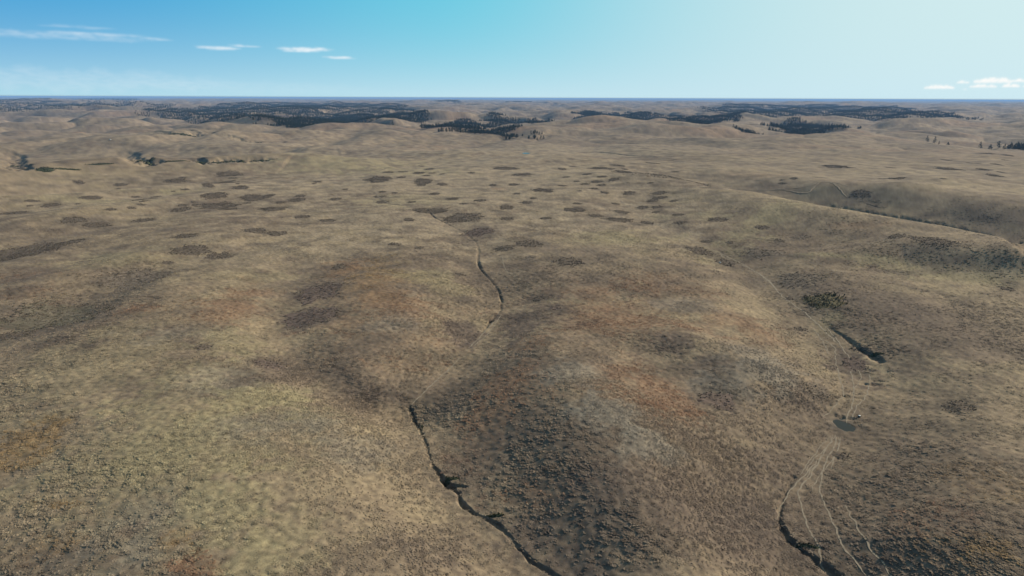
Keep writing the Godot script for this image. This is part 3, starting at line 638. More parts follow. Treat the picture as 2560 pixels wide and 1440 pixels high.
	[326.85,-618.42,0.988,0.1546,2.98,7.99,"tiny dark thin brush patch on the right-hand plain beyond the ridge",1],
	[50.51,-712.55,0.9951,-0.0984,5.59,8.79,"small dark thin brush patch at the far side of the middle plain",1],
	[-132.4,-551.62,0.9996,-0.0293,2.73,4.42,"tiny dark thin brush patch in the middle of the pale plain",1],
	[-530.5,-748.4,0.8158,-0.5783,4.22,8.45,"dark green brush doubling as the shade of the steep cut at the far left",0],
	[-398.1,-596.9,0.8319,-0.5549,6.61,10.73,"dark green brush doubling as shade on the bank right of the far-left cut",0],
	[-355,-678.5,0.886,-0.4636,9.69,8.81,"dark green brush doubling as shade in the cleft beyond the left ridge",0],
	[-308,-692.1,0.9136,-0.4066,5.23,7.85,"dark green brush doubling as shade in the second cleft beyond the left ridge",0],
	[-277.5,-705,0.9305,-0.3663,14.82,5.23,"low dark green brush doubling as shade along the bank beyond the left ridge crest",0],
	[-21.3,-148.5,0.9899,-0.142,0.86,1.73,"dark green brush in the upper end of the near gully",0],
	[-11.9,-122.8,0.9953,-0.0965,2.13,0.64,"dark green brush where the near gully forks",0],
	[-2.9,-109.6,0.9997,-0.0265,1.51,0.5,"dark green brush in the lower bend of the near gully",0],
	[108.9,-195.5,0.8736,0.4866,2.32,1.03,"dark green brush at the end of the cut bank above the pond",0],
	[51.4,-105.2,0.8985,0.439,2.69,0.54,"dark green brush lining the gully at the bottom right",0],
	[-325.1,-679.9,0.9022,-0.4314,15.61,2.6,"thin dark green brush doubling as shade between the two clefts beyond the left ridge",0],
	[-290.8,-695.2,0.9225,-0.3859,11.27,3.47,"dark green brush doubling as shade just left of the low bank beyond the left ridge",0],
	[-252,-714.4,0.943,-0.3327,13.08,2.18,"last thin strip of dark green brush doubling as shade right of the left ridge's bank",0],
	[-372.1,-636.8,0.8634,-0.5045,11.03,2.55,"small dark green brush strip doubling as shade under the far left hill",0],
	[-385.6,-609.7,0.8452,-0.5345,11.62,2.91,"dark green brush strip doubling as shade right of the far-left bank",0],
	[-559.3,-1180.8,0.9037,-0.4281,45.11,6.77,"thin line of dark green brush doubling as shade in the far left draw",0],
	[-439.6,-1178.9,0.937,-0.3494,24.61,7.24,"dark green brush doubling as shade at the mouth of the far left draw",0]]
const PATHS := [ # t trail or d dirt track, width, points
	["t",0.34,[99.76,-212.9,100.26,-203.82,96.1,-193.66,92.18,-182.42,89.05,-174.65,86.84,-168.37,83.25,-163.42,79.47,-158.77,76.18,-155.31]],
	["t",0.34,[105.69,-223.87,104.14,-210.65,101.67,-200.13,100.33,-192.06,95.86,-183.02,91.13,-171.41,87.94,-165.29,85.18,-160.68,82.38,-156.36,80.36,-152.17]],
	["t",0.3,[100.83,-193.62,98.78,-184.39,96.52,-179.24,92.44,-173.47,88.61,-167.61]],
	["t",0.3,[100.83,-182.41,95.93,-173.1,90.91,-165.44,86.63,-160.76,82.39,-154.27]],
	["t",0.34,[74.57,-147.11,71.83,-142.52,68.7,-138.14,64.96,-133.01,60.82,-127.47,58.14,-124.44,56.45,-120.19,54.96,-114.61,53.99,-109.78,53.53,-105.34,52.58,-101.27,51.82,-97.45]],
	["t",0.34,[75.54,-147.18,72.64,-141.67,68.5,-135.64,65.2,-130.58,62.1,-124.32,60.89,-119.7,59.2,-112.85,57.61,-106.29,57.16,-101.27,57.28,-95.96]],
	["t",0.3,[75.87,-146.26,73.22,-140.76,69.68,-135.59,67.41,-131.25]],
	["t",0.3,[63.62,-117.07,62.2,-110.59,60.73,-103.42,60.62,-99.14,60.91,-94.6]],
	["t",0.3,[66.48,-135.61,62.24,-130.55,57.17,-125.07,53.4,-120,50.77,-116.48,49.58,-113.24]],
	["t",0.28,[68.52,-137.31,63.43,-131.38,59.98,-127.43]],
	["t",0.22,[74.65,-146.22,69.79,-139.86,65.59,-135.55,61.06,-129.71]],
	["t",0.22,[76.26,-145.88,72.07,-139,67.5,-132.98,62.63,-127.47,59.94,-122.97]],
	["t",0.22,[73.94,-146.52,69.03,-140.63,63.52,-133.69,59.72,-128.85]],
	["t",0.5,[77.34,-498.45,80.49,-434.65,86.27,-401.16,94.42,-367.32,101.33,-338.42,105.11,-318.5,106.64,-300.42,107.12,-281.6,104.31,-256.23,104.77,-238.36,104.45,-227.32,103.54,-215.72,102.81,-206.78]],
	["t",0.4,[101.6,-332.39,102.76,-313.82,106.16,-305.5,106.9,-288.25,105.33,-265.29]],
	["t",0.35,[101.06,-222.32,99.63,-211.06,95.57,-196.82]],
	["t",0.4,[-13.43,-191.92,-10,-206.85,-5.38,-224.16]],
	["t",0.4,[-14.86,-187.3,-17.56,-178.93,-20.97,-169.93,-23.34,-163.58,-24.91,-160.03]],
	["t",0.35,[-4.73,-317.23,-3.97,-302.07,-1.71,-284.47]],
	["t",0.35,[-11.9,-195.98,-8.15,-207.78,-3.44,-230.87]],
	["d",1.3,[188.57,-598.16,211.07,-593.93,227.61,-584.09,238.8,-563.25,259.55,-580.58,259.13,-537.55]],
	["d",1.3,[190.54,-604.69,212.2,-597.38,228.71,-587.19,244.64,-577.29,259.1,-579.85,267.87,-555.93]],
	["d",1.6,[-106.92,-537.8,-91.42,-494.27,-75.92,-468.04,-61.12,-457.89]],
	["d",1.8,[-159.16,-916.93,-150.4,-851.37,-130.55,-775.66,-110.76,-775.68,-80.84,-743.16,-32.88,-711.54,-8.75,-725.83,29.51,-754.47,89.68,-794.3]],
	["d",1.6,[-82.7,-851.18,-105.1,-766.39,-120.92,-717.15,-130.89,-672.48]],
	["d",1.4,[-263.86,-605.22,-243.46,-624.98,-219.89,-662.9,-190.28,-679.45]],
	["d",1.4,[-258.14,-599.74,-237.24,-617.81,-216.43,-652.09,-188.41,-672.5]]]
const WOODS := [
	["wide dark pine wood along the far left skyline below the horizon",[-5351.78,-7504.19,-5684.8,-8722.48,-3766.69,-5977.8,-2616.53,-4783.22,-2312.44,-4872.9,-1948.01,-4102.02,-2002.29,-3582.6,-1933.86,-3033.01,-2144.1,-2995.19,-2320.21,-2963.51,-5399.05,-6920.93]],
	["long thin pine wood near the horizon above the left valley",[-9348.93,-14799.18,-13812.09,-24101.02,-13445.04,-25840.99,-5186.74,-10010.87,-3271.3,-6174.11,-3605.09,-6041.84,-5155.6,-9072.53]],
	["largest pine wood, spreading behind the hills left of the middle",[-1751.91,-3148.09,-1790.11,-3518.83,-1684.55,-3766.97,-2161.62,-5377.46,-2461.12,-6890.93,-1604.26,-6834.7,-907.06,-5781.94,-501.44,-3570.72,-458.91,-2916.67,-710.94,-3170.08,-875.27,-3063.15,-887.24,-2552.6,-803.87,-2238.4,-869.46,-2151.92,-1107.31,-2469.82,-1365.85,-2772.28]],
	["pine wood in the hollow in front of the largest wood",[-1004.65,-2296.87,-764.27,-2127.23,-647.49,-2217.57,-782.96,-2738.19,-662.45,-2952.64,-417.66,-2857.05,-241.4,-2227.54,-332.82,-2037.57,-440.09,-2058.95,-432.12,-1744.24,-453.46,-1547.6,-566.86,-1707.55,-686.24,-1795.09]],
	["narrow row of pines along the draw in the very middle",[-243.74,-1762.23,-184.86,-1719.85,-74.16,-1620.06,16.29,-1568.01,23.42,-1460.92,-24.4,-1378.2,-92.06,-1468.71,-165.07,-1533.96]],
	["thin pine belt behind the central bare hill",[-206.24,-2085.28,-127.46,-2241.26,-77.02,-2668.27,-29.3,-2423.1,153.41,-2315.72,143.2,-2160.08,10.1,-2144.84,-90.01,-1968.97,-174.8,-1930.23]],
	["compact pine wood right of the central bare hill",[250.63,-2832.76,371.92,-3359.94,655.57,-3691.81,568.9,-3010.58,743.4,-3108.07,636.84,-2659.64,426.01,-2391.83,305.1,-2108.23,209.6,-2097.65]],
	["long flat pine wood across the right of the far plain",[1245.63,-4878.41,2233.83,-6491.2,2905.79,-5682.71,2975.93,-5299.06,2206.78,-4218.64,2021.95,-3558.58,1910.02,-2951.97,1685.07,-2695.75,1241.81,-2587.6,1070.47,-2665.88,973.74,-2818.29,977.81,-3380.03,1095.88,-4242.96]],
	["small pine wood at the left end of the long right wood",[560.33,-2453.16,699.6,-2616.02,917.89,-2997.04,872.45,-2746.75,543.57,-1945.88,441.04,-1880.03]],
	["rounded pine grove on the slope in front of the long right wood",[818.26,-2237.32,956.63,-2414.15,984.69,-2148.8,880.53,-1896.01,758.62,-1736.77,612.38,-1560.56,713.92,-1934.56]],
	["small pine clump at the foot of the rounded grove's hill",[517.52,-1650.57,560.46,-1613.67,523.16,-1517.37,489.54,-1532.46]],
	["little group of pines at the mouth of the middle draw",[30.62,-1412.91,65.79,-1400.06,51.71,-1340.2,29.35,-1352.82]],
	["pines crowding into the frame at the right edge",[828.2,-1205.46,904.81,-1255.97,964.31,-1259.8,863.05,-1125.47,831.83,-1153.1,812.47,-1172.41]],
	["thin dark tree line near the horizon in the middle",[-83.79,-8984.23,227.43,-9460.97,192.58,-8006.4,-71.45,-7662.08]],
	["long faint tree belt on the far plain left of the middle",[-2585.96,-10772.27,-1510.1,-9637.44,-598.95,-8171.3,-563.63,-7688.53,-1315.73,-8394.77,-2143.64,-8926.65]],
	["faint tree speck on the far plain at the right",[10234.82,-25305.97,11359.95,-26283.97,8726.94,-20187.29,7930.95,-19605.1]]]
const LONE := [
	[734.06,-1256.85,"leftmost lone pine standing on the right-hand rise"],
	[733.72,-1233.3,"second lone pine from the left on the right-hand rise"],
	[734.63,-1221.92,"small young pine beside the second lone pine on the right"],
	[730.3,-1188.55,"low round lone pine, nearest of those on the right-hand rise"],
	[745.54,-1200.33,"tiny seedling pine right of the low round lone pine"],
	[802.41,-1214.93,"first pine of the row at the right edge, standing apart"],
	[820.28,-1216.05,"broad pine in the row at the right edge"],
	[842.55,-1228.74,"tallest narrow pine in the row at the right edge"],
	[836,-1205.94,"small pine right of the tallest one at the right edge"],
	[-269.98,-1607.84,"lone pine on the bare saddle left of the middle draw"],
	[51.36,-1891.55,"lone pine on the flank right of the central bare hill"],
	[60.13,-2047.77,"dark pine above the lone one right of the central hill"],
	[618.71,-1490.41,"lone small pine below the rounded grove"]]
const POND := Vector2(79.49, -151.75)
const TUB := Vector2(84.91, -155.5)
const ROCK := Vector2(96.26, -313.76)
const ROCK2 := Vector2(-614.92, -1084.29)
const STOCK := Vector2(17.46, -914.12)
const POND_SIZE := Vector2(2, 3.55)


const CELL := 40.0
const CELLS_X := 64
const CELLS_Z := 52
const COVER := {   # real-world base colours, linear; pale also has the plain's brighter light painted in
	"rust": Color(0.192, 0.116, 0.075), "orange": Color(0.225, 0.153, 0.082), "plum": Color(0.132, 0.102, 0.082),
	"pale": Color(0.300, 0.240, 0.172), "straw": Color(0.262, 0.220, 0.134), "grey": Color(0.198, 0.172, 0.138), "litter": Color(0.142, 0.114, 0.088), "mud": Color(0.135, 0.112, 0.090)}

var stroke_cells := []
var area_cells := []
var stroke_points := []
var wave := FastNoiseLite.new()
var roll := FastNoiseLite.new()
var hummock := FastNoiseLite.new()
var folds := FastNoiseLite.new()
var plateau := FastNoiseLite.new()
var ripple := FastNoiseLite.new()
var tint := FastNoiseLite.new()
var blotch := FastNoiseLite.new()
var speck := FastNoiseLite.new()
var taken := {}


func _ready() -> void:
	set_camera()
	set_sky()
	set_sun()
	prepare()
	make_ground()
	make_water()
	make_paths()
	make_brush()
	make_trees()
	make_tussocks()
	make_small_things()


# ------------------------------------------------------------------ camera, sky, sun
func set_camera() -> void:
	var camera := Camera3D.new()
	camera.name = "camera"
	camera.fov = 45.0
	camera.near = 0.5
	camera.far = 120000.0
	add_child(camera)
	camera.position = Vector3(0, EYE_HEIGHT, 0)
	camera.rotation = Vector3(deg_to_rad(-15.30), 0, deg_to_rad(0.22))


func towards_sun() -> Vector3:
	var a := deg_to_rad(SUN_AZIMUTH)
	var e := deg_to_rad(SUN_HEIGHT)
	return Vector3(sin(a) * cos(e), sin(e), -cos(a) * cos(e))


func set_sun() -> void:
	var sun := DirectionalLight3D.new()
	sun.name = "sun"
	sun.light_color = Color(1.0, 0.94, 0.85)
	sun.light_energy = 1.6
	sun.light_angular_distance = 0.5
	sun.shadow_enabled = true
	add_child(sun)
	sun.look_at_from_position(towards_sun() * 100.0, Vector3.ZERO, Vector3.UP)


func air(azimuth: float, height: float) -> Color:
	# clear air: pale at the horizon, deep blue away from the sun, whitish towards it
	var s := towards_sun()
	var dir := Vector3(sin(azimuth) * cos(height), sin(height), -cos(azimuth) * cos(height))
	var flat := absf(wrapf(azimuth - deg_to_rad(SUN_AZIMUTH), -PI, PI))
	var near_sun := rad_to_deg(acos(clampf(dir.dot(s), -1, 1)))
	var deg := rad_to_deg(height)
	var side := smoothstep(112.0, 20.0, rad_to_deg(flat))
	var low := Color(0.43, 0.70, 0.82).lerp(Color(0.60, 0.80, 0.87), side)
	var high := Color(0.006, 0.305, 0.665).lerp(Color(0.115, 0.58, 0.755), smoothstep(0.0, 0.55, side)).lerp(Color(0.60, 0.80, 0.82), smoothstep(0.45, 1.0, side))
	var f := 1.0 - exp(-pow(maxf(deg, 0.0) / 3.9, 1.15))
	var c := low.lerp(high, f)
	c = c.lerp(Color(0.140, 0.176, 0.218), 0.95 * smoothstep(9.0, 50.0, deg) * smoothstep(15.0, 70.0, near_sun))
	var glow := exp(-near_sun / 13.0)
	return Color(c.r + 0.55 * glow, c.g + 0.50 * glow, c.b + 0.42 * glow) / EXPOSURE


func set_sky() -> void:
	var w := 4096
	var h := 2048
	var small := Image.create_empty(1024, 512, false, Image.FORMAT_RGBAF)
	for y in 270:
		var up := (0.5 - (y + 0.5) / 512.0) * PI
		for x in 1024:
			if y > 150 or x % 8 == 0:
				small.set_pixel(x, y, air(wrapf((x + 0.5) / 1024.0 * TAU, -PI, PI), maxf(up, 0.0)))
			else:
				small.set_pixel(x, y, small.get_pixel(x - 1, y))
	var below := Color(0.16, 0.13, 0.10)
	small.fill_rect(Rect2i(0, 270, 1024, 242), below)
	small.resize(w, h, Image.INTERPOLATE_CUBIC)
	for x in range(-10, 10):   # the two edges of the picture meet without a seam
		for y in 1060:
			small.set_pixel(posmod(x, w), y, air((x + 0.5) / w * TAU, maxf((0.5 - (y + 0.5) / h) * PI, 0.0)))
	var puff := FastNoiseLite.new()
	puff.seed = 5
	puff.frequency = 1.0
	puff.fractal_octaves = 4
	# azimuth, height, half length, half thickness in degrees, share, feathered streak or small cumulus
	var clouds := [[-32.2, 3.85, 6.2, 0.26, 0.26, 0], [-29.2, 4.05, 3.0, 0.11, 0.32, 0], [-30.5, 4.45, 2.2, 0.10, 0.22, 0], [-25.9, 3.85, 1.1, 0.09, 0.3, 0],
		[-21.9, 3.40, 1.5, 0.12, 0.8, 0], [-20.2, 3.58, 1.2, 0.07, 0.55, 0], [-15.8, 3.48, 2.0, 0.16, 0.85, 0], [-16.2, 3.34, 1.4, 0.09, 0.8, 0], [-13.4, 2.90, 1.3, 0.08, 0.85, 0],
		[-33.0, 1.1, 12.0, 0.75, 0.17, 0], [-20.0, 0.7, 9.0, 0.45, 0.08, 0],
		[30.5, 0.80, 0.85, 0.19, 0.95, 1], [31.8, 1.12, 0.36, 0.11, 0.8, 1], [33.5, 1.20, 1.05, 0.28, 1.0, 1], [33.0, 0.84, 0.72, 0.19, 0.95, 1], [34.5, 0.86, 0.50, 0.19, 0.95, 1], [34.9, 1.18, 0.40, 0.18, 0.95, 1], [35.9, 1.24, 0.42, 0.19, 1.0, 1], [35.7, 0.86, 0.55, 0.15, 0.95, 1], [37.4, 1.05, 0.8, 0.22, 0.95, 1], [32.0, 0.62, 0.3, 0.06, 0.5, 1], [39.5, 1.2, 1.0, 0.2, 0.9, 1], [42.5, 0.9, 1.1, 0.2, 0.8, 1],
		[-42.0, 4.6, 5.0, 0.3, 0.5, 0], [-50.0, 3.2, 6.0, 0.3, 0.5, 0]]
	for c in clouds:
		var x0 := int((c[0] - c[2] * 1.3) / 360.0 * w)
		var x1 := int((c[0] + c[2] * 1.3) / 360.0 * w)
		var y0 := int((90.0 - c[1] - c[3] * 2.0) / 180.0 * h)
		var y1 := mini(int((90.0 - c[1] + c[3] * 2.0) / 180.0 * h), h / 2 - 1)
		for y in range(y0, y1 + 1):
			for x in range(x0, x1 + 1):
				var az := (x + 0.5) / w * 360.0
				var el := 90.0 - (y + 0.5) / h * 180.0
				var u: float = (az - c[0]) / c[2]
				var v: float = (el - c[1]) / c[3]
				var a := 0.0
				if c[5] == 0:
					v += 0.25 * u + puff.get_noise_2d(az * 0.5, c[1] * 9.0) * 0.5
					var d := u * u + v * v
					a = clampf(1.25 - d, 0.0, 1.0)
					a *= clampf(0.75 + 0.9 * puff.get_noise_2d(az * 0.8 + el * 1.5, el * 6.0), 0.0, 1.0)
				else:
					var lump := 0.55 + 0.75 * puff.get_noise_2d(az * 2.6, c[1] * 31.0) + 0.3 * puff.get_noise_2d(az * 7.0, c[0])
					var top := clampf(lump, 0.1, 1.2) * (1.0 - u * u)
					a = smoothstep(-0.55, -0.25, v) * smoothstep(top + 0.28, top - 0.15, v) * (1.0 if absf(u) < 1.0 else 0.0)
					a *= clampf(0.85 + 0.5 * puff.get_noise_2d(az * 5.0, el * 9.0), 0.0, 1.0)
				a *= c[4]
				if a > 0.003:
					var xx := posmod(x, w)
					var old := small.get_pixel(xx, y)
					small.set_pixel(xx, y, old.lerp((Color(0.86, 0.93, 0.97) if c[5] == 0 else Color(1.02, 1.0, 0.97)) / EXPOSURE, minf(a, 1.0)))
	var m := PanoramaSkyMaterial.new()
	m.panorama = ImageTexture.create_from_image(small)
	var sky := Sky.new()
	sky.sky_material = m
	var e := Environment.new()
	e.background_mode = Environment.BG_SKY
	e.sky = sky
	e.tonemap_mode = Environment.TONE_MAPPER_LINEAR
	e.tonemap_exposure = EXPOSURE
	e.sdfgi_enabled = true
	e.ssao_enabled = true
	e.ssil_enabled = true
	e.fog_enabled = true
	e.fog_density = 0.000055
	e.fog_light_color = Color(0.60, 0.78, 1.0)
	var world := WorldEnvironment.new()
	world.name = "world_environment"
	world.environment = e
	add_child(world)


# ------------------------------------------------------------------ naming
func numbered(called: String) -> String:
	var n: int = taken.get(called, 0)
	taken[called] = n + 1
	return called if n == 0 else "%s_%03d" % [called, n]


func tag(o: Node, label: String, category := "", group := "", kind := "") -> void:
	if label:
		o.set_meta("label", label)
	if category:
		o.set_meta("category", category)
	if group:
		o.set_meta("group", group)
	if kind:
		o.set_meta("kind", kind)


func obj(called: String, mesh: Mesh, material: Material, parent: Node = self) -> MeshInstance3D:
	var o := MeshInstance3D.new()
	o.name = numbered(called) if parent == self else called
	o.mesh = mesh
	if material:
		o.material_override = material
	o.cast_shadow = GeometryInstance3D.SHADOW_CASTING_SETTING_ON
	parent.add_child(o, true)
	return o


func build(v: PackedVector3Array, n: PackedVector3Array, c: PackedColorArray, i: PackedInt32Array) -> ArrayMesh:
	var a := []
	a.resize(Mesh.ARRAY_MAX)
	a[Mesh.ARRAY_VERTEX] = v
	a[Mesh.ARRAY_NORMAL] = n
	if c.size():
		a[Mesh.ARRAY_COLOR] = c
	if i.size():
		a[Mesh.ARRAY_INDEX] = i
	var m := ArrayMesh.new()
	m.add_surface_from_arrays(Mesh.PRIMITIVE_TRIANGLES, a)
	return m


func face(v: PackedVector3Array, n: PackedVector3Array, a: Vector3, b: Vector3, c: Vector3) -> void:
	# one leaf or twig: wound so that its front looks up
	var nn := (c - a).cross(b - a).normalized()
	if nn.y < 0.0:
		nn = -nn
		v.append_array([a, c, b])
	else:
		v.append_array([a, b, c])
	n.append_array([nn, nn, nn])


func flat_material(c: Color, rough := 0.9, tinted := false) -> StandardMaterial3D:
	var m := StandardMaterial3D.new()
	m.albedo_color = c.linear_to_srgb()
	m.roughness = rough
	m.metallic_specular = 0.25
	m.vertex_color_use_as_albedo = tinted
	return m


# ------------------------------------------------------------------ lie of the land
func noise(n: FastNoiseLite, s: int, metres: float, octaves: int) -> void:
	n.seed = s
	n.noise_type = FastNoiseLite.TYPE_SIMPLEX_SMOOTH
	n.frequency = 1.0 / metres
	n.fractal_type = FastNoiseLite.FRACTAL_FBM if octaves > 1 else FastNoiseLite.FRACTAL_NONE
	n.fractal_octaves = octaves


func prepare() -> void:
	noise(wave, 11, 190.0, 2)
	noise(roll, 12, 48.0, 2)
	noise(hummock, 13, 3.4, 2)
	noise(folds, 14, 900.0, 3)
	noise(plateau, 15, 6500.0, 2)
	noise(ripple, 19, 270.0, 2)
	noise(tint, 16, 110.0, 3)
	noise(blotch, 17, 22.0, 3)
	noise(speck, 18, 2.6, 2)
	for i in CELLS_X * CELLS_Z:
		stroke_cells.append(PackedInt32Array())
		area_cells.append(PackedInt32Array())
	for k in STROKES.size():
		var p := PackedFloat32Array(STROKES[k][2])
		stroke_points.append(p)
		var reach: float = STROKES[k][1] * (2.7 if STROKES[k][0] == 0 else 2.2)
		var box := Rect2(p[0], p[1], 0, 0)
		for i in range(0, p.size(), 3):
			box = box.expand(Vector2(p[i], p[i + 1]))
		mark(stroke_cells, k, box.grow(reach))
	for k in AREAS.size():
		var a: Array = AREAS[k]
		var r: float = maxf(a[5], a[6]) * 1.6
		mark(area_cells, k, Rect2(a[1] - r, a[2] - r, 2 * r, 2 * r))


func mark(cells: Array, k: int, box: Rect2) -> void:
	for j in range(maxi(0, floori(-box.end.y / CELL)), mini(CELLS_Z - 1, floori(-box.position.y / CELL)) + 1):
		for i in range(maxi(0, floori(box.position.x / CELL) + CELLS_X / 2), mini(CELLS_X - 1, floori(box.end.x / CELL) + CELLS_X / 2) + 1):
			cells[j * CELLS_X + i].append(k)


func cell_of(x: float, z: float) -> int:
	var i := floori(x / CELL) + CELLS_X / 2
	var j := floori(-z / CELL)
	return j * CELLS_X + i if i >= 0 and i < CELLS_X and j >= 0 and j < CELLS_Z else -1


func height(x: float, z: float, bumps := true) -> float:
	var r := sqrt(x * x + z * z)
	var h := wave.get_noise_2d(x, z) * 2.4 * smoothstep(150.0, 500.0, r)
	if r < 5000.0:
		h += roll.get_noise_2d(x, z) * (0.5 + 0.5 * smoothstep(450.0, 800.0, r))
	if r < 420.0 and bumps:
		h += hummock.get_noise_2d(x, z) * 0.17 * smoothstep(420.0, 240.0, r)
	if r > 850.0:
		# loess hills: rounded tops, creased draws between them
		var far := smoothstep(850.0, 1900.0, r)
		var bend := wave.get_noise_2d(x * 0.4 + 900.0, z * 0.4) * 160.0
		var f := absf(folds.get_noise_2d(x + bend, z * 1.0 - bend))
		var g := absf(ripple.get_noise_2d(x - bend * 0.4, z + bend * 0.3))
		h += far * (60.0 * pow(f, 0.85) - 15.0) * smoothstep(30000.0, 9000.0, r)
		h += far * (14.0 * pow(g, 0.8) - 4.2) * smoothstep(14000.0, 5000.0, r)
		h += plateau.get_noise_2d(x, z) * 30.0 * smoothstep(3000.0, 12000.0, r)
		h -= 8.0 * far * smoothstep(6000.0, 2500.0, r)
	var c := cell_of(x, z)
	if c >= 0:
		for k in stroke_cells[c]:
			var p: PackedFloat32Array = stroke_points[k]
			var best := 1e12
			var amount := 0.0
			var side := 1.0
			var i := 0
			if p.size() == 3:
				best = (x - p[0]) * (x - p[0]) + (z - p[1]) * (z - p[1])
				amount = p[2]
			while i + 5 < p.size():
				var ax := p[i]
				var az := p[i + 1]
				var bx := p[i + 3] - ax
				var bz := p[i + 4] - az
				var t := clampf(((x - ax) * bx + (z - az) * bz) / (bx * bx + bz * bz), 0.0, 1.0)
				var dx := x - ax - bx * t
				var dz := z - az - bz * t
				var d := dx * dx + dz * dz
				if d < best:
					best = d
					amount = p[i + 2] + (p[i + 5] - p[i + 2]) * t
					side = bx * dz - bz * dx
				i += 3
			var s: float = STROKES[k][1]
			if STROKES[k][0] == 0:
				best /= s * s
				if best < 7.0:
					h += amount * exp(-best)
			elif best < s * s * 4.5:
				var wob := hummock.get_noise_2d(x * 0.9 + 77.0, z * 0.9) if s < 6.0 else blotch.get_noise_2d(x + 77.0, z)
				var away := sqrt(best) / (s * clampf(amount / 1.6, 0.45, 1.0)) + wob * (0.55 if s < 6.0 else 0.35)
				# one wall is a fresh cut, the other has slumped
				var wall := smoothstep(1.15, 0.55, away) if side < 0.0 else smoothstep(1.9, 0.3, away)
				h -= amount * wall * (0.85 + 0.5 * hummock.get_noise_2d(x * 0.5, z * 0.5 + 40.0))
	var q := pond_reach(x, z)
	if q < 2.2:
		h = lerpf(POND_LEVEL - 0.45 * smoothstep(1.05, 0.6, q), h, smoothstep(1.0, 2.0, q))
	return h


var POND_LEVEL := -9.0


func pond_reach(x: float, z: float) -> float:
	var dx := (x - POND.x) / POND_SIZE.x
	var dz := (z - POND.y) / POND_SIZE.y
	if absf(dx) > 4.0 or absf(dz) > 4.0:
		return 9.0
	var a := atan2(dz, dx)
	return sqrt(dx * dx + dz * dz) / (1.0 + 0.13 * sin(2.0 * a + 0.6) + 0.09 * sin(3.0 * a + 1.0) + 0.05 * sin(7.0 * a))


func cover(x: float, z: float, clump := 0.5) -> Color:
	# what grows here: dead grass of several kinds, pale ones also painted with brighter light
	var t := tint.get_noise_2d(x, z)
	var b := blotch.get_noise_2d(x, z)
	var r := sqrt(x * x + z * z)
	var c := Color(0.216, 0.168, 0.118).lerp(Color(0.160, 0.123, 0.092), smoothstep(-0.1, 0.5, t * 0.8 + b * 0.5))
	c = c.lerp(Color(0.258, 0.204, 0.136), smoothstep(0.05, 0.5, -t * 0.8 + b * 0.35) * 0.8)
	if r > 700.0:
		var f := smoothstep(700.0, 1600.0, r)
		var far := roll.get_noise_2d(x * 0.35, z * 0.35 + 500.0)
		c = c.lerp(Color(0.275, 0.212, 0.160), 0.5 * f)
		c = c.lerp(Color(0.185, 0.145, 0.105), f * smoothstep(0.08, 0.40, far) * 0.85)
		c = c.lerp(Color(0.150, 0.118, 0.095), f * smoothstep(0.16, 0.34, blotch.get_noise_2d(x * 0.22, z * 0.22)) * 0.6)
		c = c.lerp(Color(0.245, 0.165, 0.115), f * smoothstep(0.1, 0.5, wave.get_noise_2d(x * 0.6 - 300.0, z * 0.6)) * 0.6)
	var cell := cell_of(x, z)
	if cell >= 0:
		for k in area_cells[cell]:
			var a: Array = AREAS[k]
			var dx: float = x - a[1]
			var dz: float = z - a[2]
			var u: float = (dx * a[3] + dz * a[4]) / a[5]
			var v: float = (dx * a[4] - dz * a[3]) / a[6]
			var d := u * u + v * v
			if d < 2.4:
				d = sqrt(d) + b * 0.7 + speck.get_noise_2d(x * 0.5, z * 0.5) * 0.5
				var share: float = clampf(smoothstep(1.15, 0.35, d) * a[7] * (0.9 if a[0] not in ["rust", "orange"] else clump), 0.0, 1.0)
				if clump > 1.0 and a[0] in ["rust", "orange"]:
					share = 0.9 if share > 0.12 + 1.0 * fposmod(sin(x * 91.7 + z * 37.3) * 4391.0, 1.0) else 0.25 * share
				c = c.lerp(COVER[a[0]], share)
	if r > 160.0:
		# low brush and short grass mottle the open ground
		var q := roll.get_noise_2d(x * 1.9 + 70.0, z * 1.9)
		c = c.lerp(Color(0.142, 0.112, 0.088), 0.55 * smoothstep(0.22, 0.42, q) * smoothstep(160.0, 320.0, r))
		var e := blotch.get_noise_2d(x * 1.5 + 200.0, z * 1.5)
		c = Color(c.r * (1.0 + 0.38 * e), c.g * (1.0 + 0.36 * e), c.b * (1.0 + 0.32 * e))
	if r < 900.0:
		var s := speck.get_noise_2d(x * 1.3 + 31.0, z * 1.3) * smoothstep(900.0, 300.0, r)
		c = Color(c.r * (1.0 + 0.42 * s), c.g * (1.0 + 0.42 * s), c.b * (1.0 + 0.38 * s))
	return c


